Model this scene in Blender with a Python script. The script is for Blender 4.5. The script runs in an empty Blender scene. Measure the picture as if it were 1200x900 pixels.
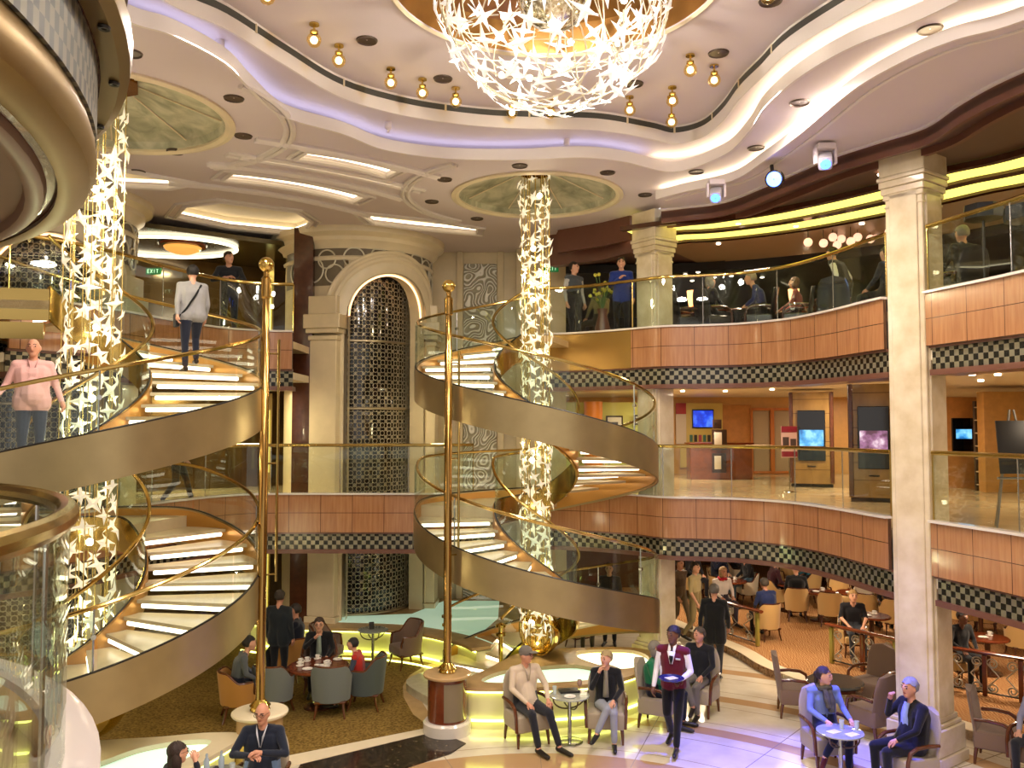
import bpy, bmesh, math, random
import numpy as np
from mathutils import Vector, Matrix
from mathutils.geometry import tessellate_polygon
random.seed(7)
SC = bpy.context.scene
COL = SC.collection
PI = math.pi
R_ = math.radians
# ------------------------------------------------------------------ camera
EYE = Vector((0, 0, 4.7)); TH = math.atan(.05); F = 1000.0
def ray(px, py):
    d = (px-600)/F; u = (450-py)/F
    return Vector((d, math.cos(TH)-u*math.sin(TH), math.sin(TH)+u*math.cos(TH)))
def G(px, py, z=0.0):
    r = ray(px, py); t = (z-EYE.z)/r.z
    p = EYE+r*t
    return (p.x, p.y)
def GY(px, py, Y):
    r = ray(px, py); p = EYE+r*(Y/r.y)
    return (p.x, p.y, p.z)
cam = bpy.data.cameras.new('camera'); co = bpy.data.objects.new('camera', cam); COL.objects.link(co)
co.location = EYE; co.rotation_euler = (PI/2+TH, 0, 0); cam.lens = 30; cam.sensor_width = 36; cam.clip_start = .02; cam.clip_end = 200
SC.camera = co
# plan frame of the atrium: the two stairs, poles and lifts mirror each other about one axis
AX = (-2.44, 12.85)
def UV(u, v): return (AX[0]+.8*u-.6*v, AX[1]+.6*u+.8*v)
def toUV(p):
    x, y = p[0]-AX[0], p[1]-AX[1]
    return (.8*x+.6*y, -.6*x+.8*y)
def mir(p):
    u, v = toUV(p); return UV(-u, v)
# ------------------------------------------------------------------ materials
def srgb(h):
    h = h.lstrip('#'); c = [int(h[i:i+2], 16)/255 for i in (0, 2, 4)]
    return tuple(x/12.92 if x <= .04045 else ((x+.055)/1.055)**2.4 for x in c)+(1,)
_M = {}
def base(name):
    m = bpy.data.materials.new(name); m.use_nodes = True
    nt = m.node_tree; b = nt.nodes['Principled BSDF']
    return m, nt, b
def mat(name, col, rough=.5, metal=0, spec=.5, bump=0, bs=60, noise=0, ns=8, coat=0, sheen=0):
    if name in _M: return _M[name]
    m, nt, b = base(name); c = srgb(col)
    b.inputs['Base Color'].default_value = c
    b.inputs['Roughness'].default_value = rough; b.inputs['Metallic'].default_value = metal
    b.inputs['Specular IOR Level'].default_value = spec
    b.inputs['Coat Weight'].default_value = coat; b.inputs['Sheen Weight'].default_value = sheen
    tc = nt.nodes.new('ShaderNodeTexCoord')
    if noise:
        n = nt.nodes.new('ShaderNodeTexNoise'); n.inputs['Scale'].default_value = ns; n.inputs['Detail'].default_value = 5
        nt.links.new(tc.outputs['Object'], n.inputs['Vector'])
        r = nt.nodes.new('ShaderNodeValToRGB'); e = r.color_ramp.elements
        e[0].position = .3; e[1].position = .7
        e[0].color = tuple(x*(1-noise) for x in c[:3])+(1,); e[1].color = tuple(min(1, x*(1+noise)) for x in c[:3])+(1,)
        nt.links.new(n.outputs['Fac'], r.inputs['Fac']); nt.links.new(r.outputs['Color'], b.inputs['Base Color'])
    if bump:
        n = nt.nodes.new('ShaderNodeTexNoise'); n.inputs['Scale'].default_value = bs
        nt.links.new(tc.outputs['Object'], n.inputs['Vector'])
        bp = nt.nodes.new('ShaderNodeBump'); bp.inputs['Strength'].default_value = bump; bp.inputs['Distance'].default_value = .02
        nt.links.new(n.outputs['Fac'], bp.inputs['Height']); nt.links.new(bp.outputs['Normal'], b.inputs['Normal'])
    _M[name] = m; return m
def emit(name, col, s, basec=None):
    if name in _M: return _M[name]
    m, nt, b = base(name); c = srgb(col)
    b.inputs['Base Color'].default_value = srgb(basec) if basec else c
    b.inputs['Emission Color'].default_value = c; b.inputs['Emission Strength'].default_value = s
    b.inputs['Roughness'].default_value = .4
    _M[name] = m; return m
def glass(name, tint=(.93, .97, .94), gl=1.0, rough=.0):
    if name in _M: return _M[name]
    m = bpy.data.materials.new(name); m.use_nodes = True; nt = m.node_tree; nt.nodes.clear()
    o = nt.nodes.new('ShaderNodeOutputMaterial'); mx = nt.nodes.new('ShaderNodeMixShader')
    t = nt.nodes.new('ShaderNodeBsdfTransparent'); t.inputs['Color'].default_value = tint+(1,)
    g = nt.nodes.new('ShaderNodeBsdfGlossy'); g.inputs['Roughness'].default_value = rough
    g.inputs['Color'].default_value = (.95*gl, .97*gl, .95*gl, 1)
    f = nt.nodes.new('ShaderNodeLayerWeight'); pw = nt.nodes.new('ShaderNodeMath'); pw.operation = 'POWER'; pw.inputs[1].default_value = 4
    ma = nt.nodes.new('ShaderNodeMath'); ma.operation = 'MULTIPLY_ADD'; ma.inputs[1].default_value = .5; ma.inputs[2].default_value = .03
    nt.links.new(f.outputs['Facing'], pw.inputs[0]); nt.links.new(pw.outputs[0], ma.inputs[0])
    nt.links.new(ma.outputs[0], mx.inputs[0]); nt.links.new(t.outputs[0], mx.inputs[1]); nt.links.new(g.outputs[0], mx.inputs[2])
    nt.links.new(mx.outputs[0], o.inputs[0]); _M[name] = m; return m
def ramp_tex(name, tex, stops, rough=.5, metal=0, coord='Object', scale=(1, 1, 1), setup=None, out='Fac', spec=.5, bump=0, interp='LINEAR', coat=0):
    if name in _M: return _M[name]
    m, nt, b = base(name)
    tc = nt.nodes.new('ShaderNodeTexCoord'); mp = nt.nodes.new('ShaderNodeMapping'); mp.inputs['Scale'].default_value = scale
    t = nt.nodes.new(tex)
    if setup: setup(t)
    nt.links.new(tc.outputs[coord], mp.inputs['Vector']); nt.links.new(mp.outputs['Vector'], t.inputs['Vector'])
    r = nt.nodes.new('ShaderNodeValToRGB'); r.color_ramp.interpolation = interp
    e = r.color_ramp.elements
    while len(e) < len(stops): e.new(.5)
    for k, (p, c) in enumerate(stops): e[k].position = p; e[k].color = srgb(c)
    nt.links.new(t.outputs[out], r.inputs['Fac']); nt.links.new(r.outputs['Color'], b.inputs['Base Color'])
    if bump:
        bp = nt.nodes.new('ShaderNodeBump'); bp.inputs['Strength'].default_value = bump; bp.inputs['Distance'].default_value = .02
        nt.links.new(t.outputs[out], bp.inputs['Height']); nt.links.new(bp.outputs['Normal'], b.inputs['Normal'])
    b.inputs['Roughness'].default_value = rough; b.inputs['Metallic'].default_value = metal; b.inputs['Specular IOR Level'].default_value = spec
    b.inputs['Coat Weight'].default_value = coat
    _M[name] = m; return m
def setin(**k):
    def f(t):
        for a, v in k.items():
            a = a.replace('_', ' ')
            if a in t.inputs: t.inputs[a].default_value = v
            else: setattr(t, a.replace(' ', '_'), v)
    return f
def wood_panel(name, c1, c2, w=.62, h=.385, rough=.22, joint='4a2a16', g=14):
    if name in _M: return _M[name]
    m, nt, b = base(name)
    tc = nt.nodes.new('ShaderNodeTexCoord')
    br = nt.nodes.new('ShaderNodeTexBrick'); br.offset = 0
    br.inputs['Scale'].default_value = 1; br.inputs['Brick Width'].default_value = w; br.inputs['Row Height'].default_value = h
    br.inputs['Mortar Size'].default_value = .006; br.inputs['Mortar'].default_value = srgb(joint); br.inputs['Bias'].default_value = 0
    nt.links.new(tc.outputs['UV'], br.inputs['Vector'])
    mp = nt.nodes.new('ShaderNodeMapping'); mp.inputs['Scale'].default_value = (g, 1.0, 1)
    n = nt.nodes.new('ShaderNodeTexNoise'); n.inputs['Scale'].default_value = 1.6; n.inputs['Detail'].default_value = 6
    nt.links.new(tc.outputs['UV'], mp.inputs['Vector']); nt.links.new(mp.outputs['Vector'], n.inputs['Vector'])
    r = nt.nodes.new('ShaderNodeValToRGB'); r.color_ramp.elements[0].color = srgb(c1); r.color_ramp.elements[1].color = srgb(c2)
    r.color_ramp.elements[0].position = .3; r.color_ramp.elements[1].position = .75
    nt.links.new(n.outputs['Fac'], r.inputs['Fac'])
    nt.links.new(r.outputs['Color'], br.inputs['Color1']); nt.links.new(r.outputs['Color'], br.inputs['Color2'])
    nt.links.new(br.outputs['Color'], b.inputs['Base Color'])
    b.inputs['Roughness'].default_value = rough; b.inputs['Coat Weight'].default_value = .4; b.inputs['Coat Roughness'].default_value = .1
    _M[name] = m; return m
# ------------------------------------------------------------------ mesh building
class MB:
    def __init__(s): s.v = []; s.f = []; s.m = []; s.uv = {}; s.mi = 0
    def add(s, vs, fs, uv=None):
        b = len(s.v); s.v.extend(tuple(map(float, p)) for p in vs)
        if uv:
            for i, q in enumerate(uv): s.uv[b+i] = q
        for f in fs: s.f.append(tuple(b+i for i in f)); s.m.append(s.mi)
    def box(s, c, d, rz=0, ax=None):
        x, y, z = d[0]/2, d[1]/2, d[2]/2; cs, sn = math.cos(rz), math.sin(rz)
        vs = []
        for k in (-z, z):
            for i, j in ((-x, -y), (x, -y), (x, y), (-x, y)):
                vs.append((c[0]+i*cs-j*sn, c[1]+i*sn+j*cs, c[2]+k))
        s.add(vs, [(3, 2, 1, 0), (4, 5, 6, 7), (0, 1, 5, 4), (1, 2, 6, 5), (2, 3, 7, 6), (3, 0, 4, 7)]); return s
    def rbox(s, c, d, r=.03, rz=0, seg=2, M=None):
        bm = bmesh.new(); bmesh.ops.create_cube(bm, size=1)
        bmesh.ops.scale(bm, vec=d, verts=bm.verts)
        bmesh.ops.bevel(bm, geom=list(bm.edges), offset=r, segments=seg, affect='EDGES', profile=.6)
        T = Matrix.Translation(c) @ Matrix.Rotation(rz, 4, 'Z')
        if M is not None: T = T @ M
        s.add([T @ v.co for v in bm.verts], [[v.index for v in f.verts] for f in bm.faces]) if not bm.verts.index_update() else 0
        bm.free(); return s
    def tube(s, pts, r, n=8, closed=False, flat=None):
        P = [Vector(p) for p in pts]; N = len(P); rr = r if isinstance(r, (list, tuple)) else [r]*N
        vs = []; up = None
        for i in range(N):
            if closed: t = P[(i+1) % N]-P[i-1]
            else: t = P[min(i+1, N-1)]-P[max(i-1, 0)]
            t = t.normalized() if t.length > 1e-9 else Vector((0, 0, 1))
            if up is None:
                up = Vector((0, 0, 1)) if abs(t.z) < .9 else Vector((1, 0, 0))
            a = t.cross(up)
            if a.length < 1e-5: a = t.orthogonal()
            a.normalize(); b = a.cross(t).normalized(); up = b
            for k in range(n):
                q = 2*PI*k/n+PI/n; ca, sa = math.cos(q), math.sin(q)
                if flat: ca *= flat[0]; sa *= flat[1]
                vs.append(P[i]+a*(ca*rr[i])+b*(sa*rr[i]))
        fs = []
        for i in range(N if closed else N-1):
            j = (i+1) % N
            for k in range(n): fs.append((i*n+k, i*n+(k+1) % n, j*n+(k+1) % n, j*n+k))
        if not closed: fs += [tuple(range(n))[::-1], tuple((N-1)*n+k for k in range(n))]
        s.add(vs, fs); return s
    def lathe(s, prof, c=(0, 0, 0), n=32, a0=0, a1=2*PI):
        full = abs(a1-a0-2*PI) < 1e-6; m = n if full else n+1; vs = []; fs = []
        for k in range(m):
            a = a0+(a1-a0)*k/n
            for r, z in prof: vs.append((c[0]+r*math.cos(a), c[1]+r*math.sin(a), c[2]+z))
        L = len(prof)
        for k in range(n):
            q = (k+1) % m
            for i in range(L-1): fs.append((k*L+i, q*L+i, q*L+i+1, k*L+i+1))
        s.add(vs, fs); return s
    def sph(s, c, r, n=12, m=8, M=None):
        r = r if isinstance(r, (tuple, list)) else (r, r, r); vs = []; fs = []
        for i in range(m+1):
            t = PI*i/m
            for k in range(n):
                a = 2*PI*k/n; p = Vector((r[0]*math.sin(t)*math.cos(a), r[1]*math.sin(t)*math.sin(a), r[2]*math.cos(t)))
                if M is not None: p = M @ p
                vs.append((c[0]+p.x, c[1]+p.y, c[2]+p.z))
        for i in range(m):
            for k in range(n): fs.append((i*n+k, (i+1)*n+k, (i+1)*n+(k+1) % n, i*n+(k+1) % n))
        s.add(vs, fs); return s
    def poly(s, loops, z0, z1, sides=True, top=True, bot=True):
        """a flat plate with holes between z0 and z1"""
        flat = [p for L in loops for p in L]
        tri = tessellate_polygon([[Vector((p[0], p[1], 0)) for p in L] for L in loops])
        n = len(flat)
        vs = [(p[0], p[1], z0) for p in flat]+[(p[0], p[1], z1) for p in flat]; fs = []
        if bot: fs += [tuple(t)[::-1] for t in tri]
        if top: fs += [tuple(i+n for i in t) for t in tri]
        if sides:
            b = 0
            for L in loops:
                k = len(L)
                for i in range(k): fs.append((b+i, b+(i+1) % k, n+b+(i+1) % k, n+b+i))
                b += k
        s.add(vs, fs); return s
    def wall(s, pts, z0, z1, th=.04, closed=False, side=1):
        """upright band along a plan polyline, with arc-length UV; thickness is added on the side of the normal"""
        P = [Vector((p[0], p[1])) for p in pts]
        Q = off(pts, th*side, closed); N = len(P); vs = []; uv = []; d = 0
        for i in range(N+(1 if closed else 0)):
            k = i % N
            if i: d += (P[k]-P[i-1]).length
            a = P[k]; b = Q[k]
            za, zb = (z0(k), z1(k)) if callable(z0) else (z0, z1)
            vs += [(a.x, a.y, za), (a.x, a.y, zb), (b[0], b[1], zb), (b[0], b[1], za)]
            w0 = 0 if callable(z0) else z0; uv += [(d, za-w0), (d, zb-w0), (d, zb-w0), (d, za-w0)]
        M = N+(1 if closed else 0); fs = []
        for i in range(M-1):
            for k in range(4):
                fs.append((i*4+k, (i+1)*4+k, (i+1)*4+(k+1) % 4, i*4+(k+1) % 4))
        if not closed: fs += [(0, 1, 2, 3), tuple((M-1)*4+k for k in (3, 2, 1, 0))]
        s.add(vs, fs, uv); return s
    def grid(s, rows, uvf=None):
        n = len(rows[0]); vs = [p for r in rows for p in r]; fs = []
        for i in range(len(rows)-1):
            for k in range(n-1): fs.append((i*n+k, i*n+k+1, (i+1)*n+k+1, (i+1)*n+k))
        s.add(vs, fs, [uvf(i, k) for i in range(len(rows)) for k in range(n)] if uvf else None); return s
    def mesh(s, name, mats, smooth=35):
        me = bpy.data.meshes.new(name); me.from_pydata(s.v, [], s.f)
        for m in (mats if isinstance(mats, (list, tuple)) else [mats]): me.materials.append(m)
        me.polygons.foreach_set('material_index', s.m)
        if s.uv:
            u = me.uv_layers.new(name='UVMap'); li = np.empty(len(me.loops), np.int32); me.loops.foreach_get('vertex_index', li)
            arr = np.zeros((len(s.v), 2), np.float32)
            for k, q in s.uv.items(): arr[k] = q
            u.data.foreach_set('uv', arr[li].ravel())
        bm = bmesh.new(); bm.from_mesh(me); bmesh.ops.recalc_face_normals(bm, faces=bm.faces); bm.to_mesh(me); bm.free()
        if smooth:
            me.shade_smooth(); me.set_sharp_from_angle(angle=R_(smooth))
        return me
    def obj(s, name, mats, parent=None, smooth=35, local=False):
        o = bpy.data.objects.new(name, s.mesh(name, mats, smooth)); COL.objects.link(o)
        if parent is not None:
            o.parent = parent
            if not local: o.matrix_parent_inverse = wmat(parent).inverted()
        return o
def wmat(o):
    m = o.matrix_basis.copy()
    return wmat(o.parent) @ o.matrix_parent_inverse @ m if o.parent else m
def off(pts, d, closed=False):
    P = [Vector((p[0], p[1])) for p in pts]; N = len(P); out = []
    for i in range(N):
        a = P[i-1] if (i or closed) else P[i]; b = P[(i+1) % N] if (i < N-1 or closed) else P[i]
        t = (b-a).normalized(); out.append((P[i].x+t.y*d, P[i].y-t.x*d))
    return out
def cr(pts, k=6, closed=False):
    P = [np.array(p, float) for p in pts]; n = len(P); out = []
    for i in range(n if closed else n-1):
        g = (lambda j: P[j % n]) if closed else (lambda j: P[min(max(j, 0), n-1)])
        p0, p1, p2, p3 = g(i-1), g(i), g(i+1), g(i+2)
        for j in range(k):
            t = j/k
            out.append(tuple(.5*((2*p1)+(p2-p0)*t+(2*p0-5*p1+4*p2-p3)*t*t+(3*p1-p0-3*p2+p3)*t**3)))
    if not closed: out.append(tuple(P[-1]))
    return out
def arc(c, r, a0, a1, n): return [(c[0]+r*math.cos(a0+(a1-a0)*i/n), c[1]+r*math.sin(a0+(a1-a0)*i/n)) for i in range(n+1)]
def circ(c, r, n=48): return arc(c, r, 0, 2*PI, n)[:-1]
def tag(o, label, cat, group=None, kind=None):
    o['label'] = label; o['category'] = cat
    if group: o['group'] = group
    if kind: o['kind'] = kind
    return o
def thing(name, label, cat, loc=(0, 0, 0), rz=0, group=None):
    o = bpy.data.objects.new(name, None); COL.objects.link(o); o.empty_display_size = .1
    o.location = loc; o.rotation_euler = (0, 0, rz); return tag(o, label, cat, group)
def struct(name, mb, m, smooth=35):
    o = mb.obj(name, m, None, smooth); o['kind'] = 'structure'; return o
def dup(root, loc, rz, label, group=None):
    r = root.copy(); COL.objects.link(r); r.location = loc; r.rotation_euler = (0, 0, rz); r['label'] = label
    if group: r['group'] = group
    for ch in root.children:
        c = ch.copy(); COL.objects.link(c); c.parent = r
        for g in ch.children:
            d = g.copy(); COL.objects.link(d); d.parent = c
    return r
# ------------------------------------------------------------------ palette
brass = mat('brass', 'c2a763', .16, 1); brass2 = mat('polished_gold', 'd6b868', .12, 1)
bronze = mat('bronze_band', 'a18f66', .3, .75, noise=.08, ns=3)
steel = mat('steel', 'b9b9b4', .2, 1); dark = mat('dark_metal', '2a2622', .4, .3)
cream = mat('cream_stone', 'd8c6a2', .25, noise=.07, ns=2.5, coat=.3)
trimW = mat('trim_white', 'e4dcda', .45); stone2 = mat('pale_stone', 'e2d3b4', .3, noise=.05, ns=3)
tanstone = mat('tan_stone', 'bb9a6c', .25, noise=.1, ns=5)
whitepaint = mat('mauve_washed_paint', 'd9cdd3', .55); creampaint = mat('cream_paint', 'd9cbb0', .5)  # whitepaint carries the mauve light wash of the white ceiling in its colour
curbw = mat('curb_white', 'd9d0c4', .2, coat=.5)
woodF = wood_panel('fascia_wood', '9a6742', 'b48055')
woodW = wood_panel('wall_wood', 'b5733a', 'd29556', w=1.1, h=3.2)
woodO = wood_panel('olive_wood', '8a6a35', 'a9854a', w=2.4, h=.35, g=2)
woodD = mat('dark_wood', '4a2616', .25, coat=.4, noise=.2, ns=9)
woodM = mat('mahogany', '6a3018', .2, coat=.5, noise=.15, ns=12)
brownp = mat('brown_soffit', '6b4436', .3, noise=.05)
checker = ramp_tex('checker_band', 'ShaderNodeTexChecker', [(0, '1e1d19'), (1, '8c8570')], .25, .4, 'UV', setup=setin(Scale=12.0), interp='CONSTANT')
glassM = glass('clear_glass'); glassD = glass('lift_glass', (.10, .10, .11))
ledW = emit('led_white', 'fff0d8', 3.2); ledY = emit('led_yellow', 'e8f07c', 5.0); ledA = emit('led_amber', 'ffb868', 2.2)
EXPO = 0.25
# ================================================================== SETTING
Z6, Z7 = 3.2, 6.4
# ---- floor: polar tiles with tan rings about the atrium centre
def floor_mat():
    m, nt, b = base('marble_floor'); L = nt.links.new
    tc = nt.nodes.new('ShaderNodeTexCoord'); sp = nt.nodes.new('ShaderNodeSeparateXYZ'); L(tc.outputs['Object'], sp.inputs[0])
    def mt(op, a, c=None, d=None):
        n = nt.nodes.new('ShaderNodeMath'); n.operation = op
        for i, q in enumerate((a, c, d)):
            if q is None: continue
            if isinstance(q, (int, float)): n.inputs[i].default_value = q
            else: L(q, n.inputs[i])
        return n.outputs[0]
    dx = mt('SUBTRACT', sp.outputs[0], .4); dy = mt('SUBTRACT', sp.outputs[1], 8.6)
    r = mt('SQRT', mt('ADD', mt('MULTIPLY', dx, dx), mt('MULTIPLY', dy, dy)))
    an = mt('ARCTAN2', dx, dy)
    def band(a, c): return mt('MULTIPLY', mt('GREATER_THAN', r, a), mt('LESS_THAN', r, c))
    bands = mt('ADD', mt('ADD', band(3.0, 3.95), band(5.35, 5.65)), mt('ADD', band(7.0, 7.3), band(8.7, 9.0)))
    fr = mt('FRACT', mt('MULTIPLY', an, 2.9)); jl = mt('LESS_THAN', fr, .008)
    jr = mt('LESS_THAN', mt('FRACT', mt('DIVIDE', mt('ADD', r, .82), .8375)), .018)
    joint = mt('MAXIMUM', jl, jr)
    nz = nt.nodes.new('ShaderNodeTexNoise'); nz.inputs['Scale'].default_value = 1.7; nz.inputs['Detail'].default_value = 6
    L(tc.outputs['Object'], nz.inputs['Vector'])
    rp = nt.nodes.new('ShaderNodeValToRGB'); rp.color_ramp.elements[0].color = srgb('cdbfa6'); rp.color_ramp.elements[1].color = srgb('e6dcc6')
    rp.color_ramp.elements[0].position = .3; rp.color_ramp.elements[1].position = .7
    L(nz.outputs['Fac'], rp.inputs[0])
    def mix(f, a, c):
        n = nt.nodes.new('ShaderNodeMix'); n.data_type = 'RGBA'; L(f, n.inputs[0])
        for i, q in ((6, a), (7, c)):
            if isinstance(q, tuple): n.inputs[i].default_value = q
            else: L(q, n.inputs[i])
        return n.outputs[2]
    c = mix(bands, rp.outputs[0], srgb('b8946a')); c = mix(joint, c, srgb('94836c'))
    L(c, b.inputs['Base Color']); b.inputs['Roughness'].default_value = .16; b.inputs['Coat Weight'].default_value = .3
    return m
m = MB(); m.box((1, 12, -.1), (40, 50, .2)); struct('floor', m, floor_mat())
carpetL = ramp_tex('olive_carpet', 'ShaderNodeTexNoise', [(.3, '4f3d1c'), (.5, '79602f'), (.7, '93793f')], .95, scale=(9, 9, 9), setup=setin(Detail=8.0, Scale=3.0), bump=.3, spec=.1)
carpetO = ramp_tex('orange_carpet', 'ShaderNodeTexWave', [(.2, '8a5c34'), (.55, 'a8784a'), (.9, 'c09668')], .95, scale=(5, 5, 5), setup=setin(Scale=1.3, Distortion=9.0, Detail=2.0), bump=.2, spec=.1)
carpetS = ramp_tex('sand_carpet', 'ShaderNodeTexWave', [(.2, 'a07f55'), (.8, 'c9ab7c')], .95, scale=(4, 4, 4), setup=setin(Scale=1.1, Distortion=8.0), spec=.1)
granite = ramp_tex('dark_granite', 'ShaderNodeTexNoise', [(.35, '15110e'), (.6, '3a2d22'), (.75, '6a5844')], .15, scale=(6, 6, 6), setup=setin(Detail=9.0, Scale=3.0))
# carpeted left side, its pale border and the dark inlay
ring2 = [G(*p) for p in ((505, 853), (484, 838), (473, 818), (472, 805), (480, 792), (500, 780), (528, 772), (545, 760))]
edgeL = [G(340, 886), G(240, 915), G(100, 955)]
cp = ring2+[(-.9, 17.3), (-2.6, 17.7), (-4.2, 17.9), (-6.5, 19.5), (-14, 19.5), (-14, 8.5), (-8, 9.3)]+edgeL[::-1]
m = MB(); m.poly([cp], 0, .010); struct('floor_carpet', m, carpetL)
m = MB(); m.poly([off(ring2, .26)[::-1]+ring2+[]], .0, .014)
ob = m.obj('trim_1', tanstone); ob['kind'] = 'structure'
m = MB(); m.poly([[G(340, 886), G(505, 853), G(513, 858), G(348, 896)]], 0, .013); m.poly([[G(340, 886), G(348, 896), G(110, 965), G(100, 955)]], 0, .013)
ob = m.obj('trim_2', stone2); ob['kind'] = 'structure'
m = MB(); m.poly([[G(352, 897), G(513, 858), G(546, 872), G(528, 884), G(440, 912), G(330, 935)]], 0, .016)
ob = m.obj('trim_3', granite); ob['kind'] = 'structure'
# raised carpeted cafe floor
CE = [(3.35, 21.0), (4.0, 19.2), (4.55, 17.7), (4.75, 16.6), (5.2, 15.6), (5.9, 14.6), (6.4, 13.9), (6.9, 13.0), (7.5, 12.0), (8.3, 10.8), (9.5, 9.5)]
CEs = cr(CE, 5)
m = MB(); m.poly([CEs+[(18, 9), (18, 30), (1.5, 30), (1.5, 21.5)]], 0, .14); struct('floor_cafe', m, carpetO)
m = MB(); m.wall(CEs, 0, .15, .32, side=-1); ob = m.obj('trim_4', stone2); ob['kind'] = 'structure'
# ---- deck edges in plan (left to right)
E6a = [UV(-4.2, 2.45), (-6.5, 13.5), (-6.0, 15.2), (-5.5, 16.3), (-4.85, 16.75), (-3.3, 16.8), (-1.6, 16.8), (-1.15, 16.95), (-.75, 17.2)]
E6b = [(.75, 17.35), (1.5, 17.1), (2.3, 16.6), (2.85, 16.0), (3.5, 15.85), (4.2, 15.6), (4.85, 14.9), (5.2, 13.8), (5.35, 12.9), (5.45, 12.45)]
E6c = [(5.82, 11.95), (6.0, 11.3), (6.22, 10.4), (6.5, 8.6), (6.8, 5.5), (6.9, 2)]
E7a = [UV(-4.2, 2.45), (-6.5, 13.5), (-6.0, 15.2), (-5.5, 16.3), (-4.85, 16.75), (-4.35, 16.85)]
E7b = [(2.3, 16.45), (2.85, 16.0)]+E6b[4:]
E7g = [(.6, 17.35), (1.1, 17.25), (1.7, 16.9), (2.3, 16.45)]
EC = {k: cr(v, 5) for k, v in dict(a6=E6a, b6=E6b, c6=E6c, a7=E7a, b7=E7b, g7=E7g).items()}; EC['c7'] = EC['c6']
# slabs (floor above, ceiling below)
farA6 = [(.2, 20.8), (-4, 24), (-9, 27), (-17, 24), (-17, 10), (-9, 12)]
farA7 = [(-4.35, 18.5), (-4.6, 20.5), (-6, 27), (-17, 24), (-17, 10), (-9, 12)]
farR = [(16, 2), (16, 32), (.9, 32)]
rightE = lambda d: (EC['g7'] if d == '7' else [])+EC['b'+d]+EC['c'+d]
deckfloor = mat('deck_floor', 'cdb48a', .22, noise=.12, ns=1.4, coat=.3)
for d, zf in (('6', Z6), ('7', Z7)):
    for L in ((off(EC['a'+d], -.14)+(farA6 if d == '6' else farA7)), off(rightE(d), -.14)+farR):
        m = MB(); m.poly([L], zf-.14, zf); struct('floor_deck', m, deckfloor)
        m = MB(); m.poly([L], zf-.76, zf-.62); struct('ceiling_soffit', m, creampaint)
def fascia(key, zf, wood, name):
    E = EC[key]
    m = MB(); m.wall(E, zf-.57, zf+.17, .05); struct('trim_fascia', m, wood)
    m = MB(); m.wall(off(E, -.05), zf+.17, zf+.205, .17); struct('trim_curb', m, curbw)
    m = MB(); m.wall(off(E, .10), zf-.90, zf-.57, .04); struct('trim_checker', m, checker)
    m = MB(); m.wall(off(E, .05), zf-.98, zf-.90, .5); m.wall(off(E, .04), zf-.60, zf-.565, .1); struct('trim_edge', m, brownp)
# offsets: outward from the void is to the left of travel for these polylines
def flip(E): return E[::-1]
for k in list(EC): EC[k+'r'] = EC[k][::-1]
for k, zf in (('a6', Z6), ('b6', Z6), ('c6', Z6), ('a7', Z7), ('b7', Z7), ('c7', Z7)): fascia(k+'r', zf, woodF, k)
fascia('g7r', Z7, mat('gold_fascia', 'b08a48', .25, .7), 'g7')
# ---- columns
def column(c, w, z0, z1, name='column'):
    a = math.atan2(.6, .8); m = MB()
    def bx(s, za, zb): m.rbox((c[0], c[1], (za+zb)/2), (s, s, zb-za), .012, a, 1)
    bx(w+.26, z0, .16); bx(w+.2, .16, .52); bx(w+.13, .52, .58); bx(w+.06, .58, .66)
    bx(w, .66, 8.2)
    for sx, sy in ((-1, 0), (1, 0), (0, -1), (0, 1)):
        m.rbox((c[0]+sx*(w/2)*math.cos(a)-sy*(w/2)*math.sin(a), c[1]+sx*(w/2)*math.sin(a)+sy*(w/2)*math.cos(a), 4.4), (w*.74 if sy else .05, w*.74 if sx else .05, 7.5), .01, a, 1)
    for s, za, zb in ((.03, 7.9, 7.94), (.05, 8.02, 8.1), (.09, 8.1, 8.2), (.13, 8.2, 8.3), (.17, 8.3, 8.36), (.12, 8.36, 8.9)): bx(w+s, za, zb)
    return struct(name, m, ramp_tex('column_marble', 'ShaderNodeTexNoise', [(.3, 'c7b491'), (.55, 'd9c9aa'), (.75, 'e4d7bd')], .2, scale=(1.5, 1.5, 1.5), setup=setin(Detail=8.0, Scale=2.0), coat=.3))
column((5.9, 12.4), .56, 0, 8.85); column((2.8, 16.65), .5, 0, 8.85)
# ---- walls
m = MB(); m.box((-.55, 21.0, 4.5), (3.6, .2, 9.1)); struct('wall_back', m, cream)
def swirl_mat():
    m, nt, b = base('swirl_panel'); L = nt.links.new
    tc = nt.nodes.new('ShaderNodeTexCoord'); n = nt.nodes.new('ShaderNodeTexNoise'); n.inputs['Scale'].default_value = 2.3; n.inputs['Detail'].default_value = .4
    L(tc.outputs['Object'], n.inputs['Vector'])
    a = nt.nodes.new('ShaderNodeMath'); a.operation = 'MULTIPLY'; a.inputs[1].default_value = 80; L(n.outputs['Fac'], a.inputs[0])
    c = nt.nodes.new('ShaderNodeMath'); c.operation = 'SINE'; L(a.outputs[0], c.inputs[0])
    r = nt.nodes.new('ShaderNodeValToRGB'); e = r.color_ramp.elements; e[0].position = .0; e[1].position = .6; e[0].color = srgb('a39c86'); e[1].color = srgb('f7f3ea')
    L(c.outputs[0], r.inputs[0]); L(r.outputs[0], b.inputs['Base Color'])
    bp = nt.nodes.new('ShaderNodeBump'); bp.inputs['Strength'].default_value = .6; bp.inputs['Distance'].default_value = .03
    L(c.outputs[0], bp.inputs['Height']); L(bp.outputs['Normal'], b.inputs['Normal']); b.inputs['Roughness'].default_value = .35
    return m
swirl = swirl_mat()
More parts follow.
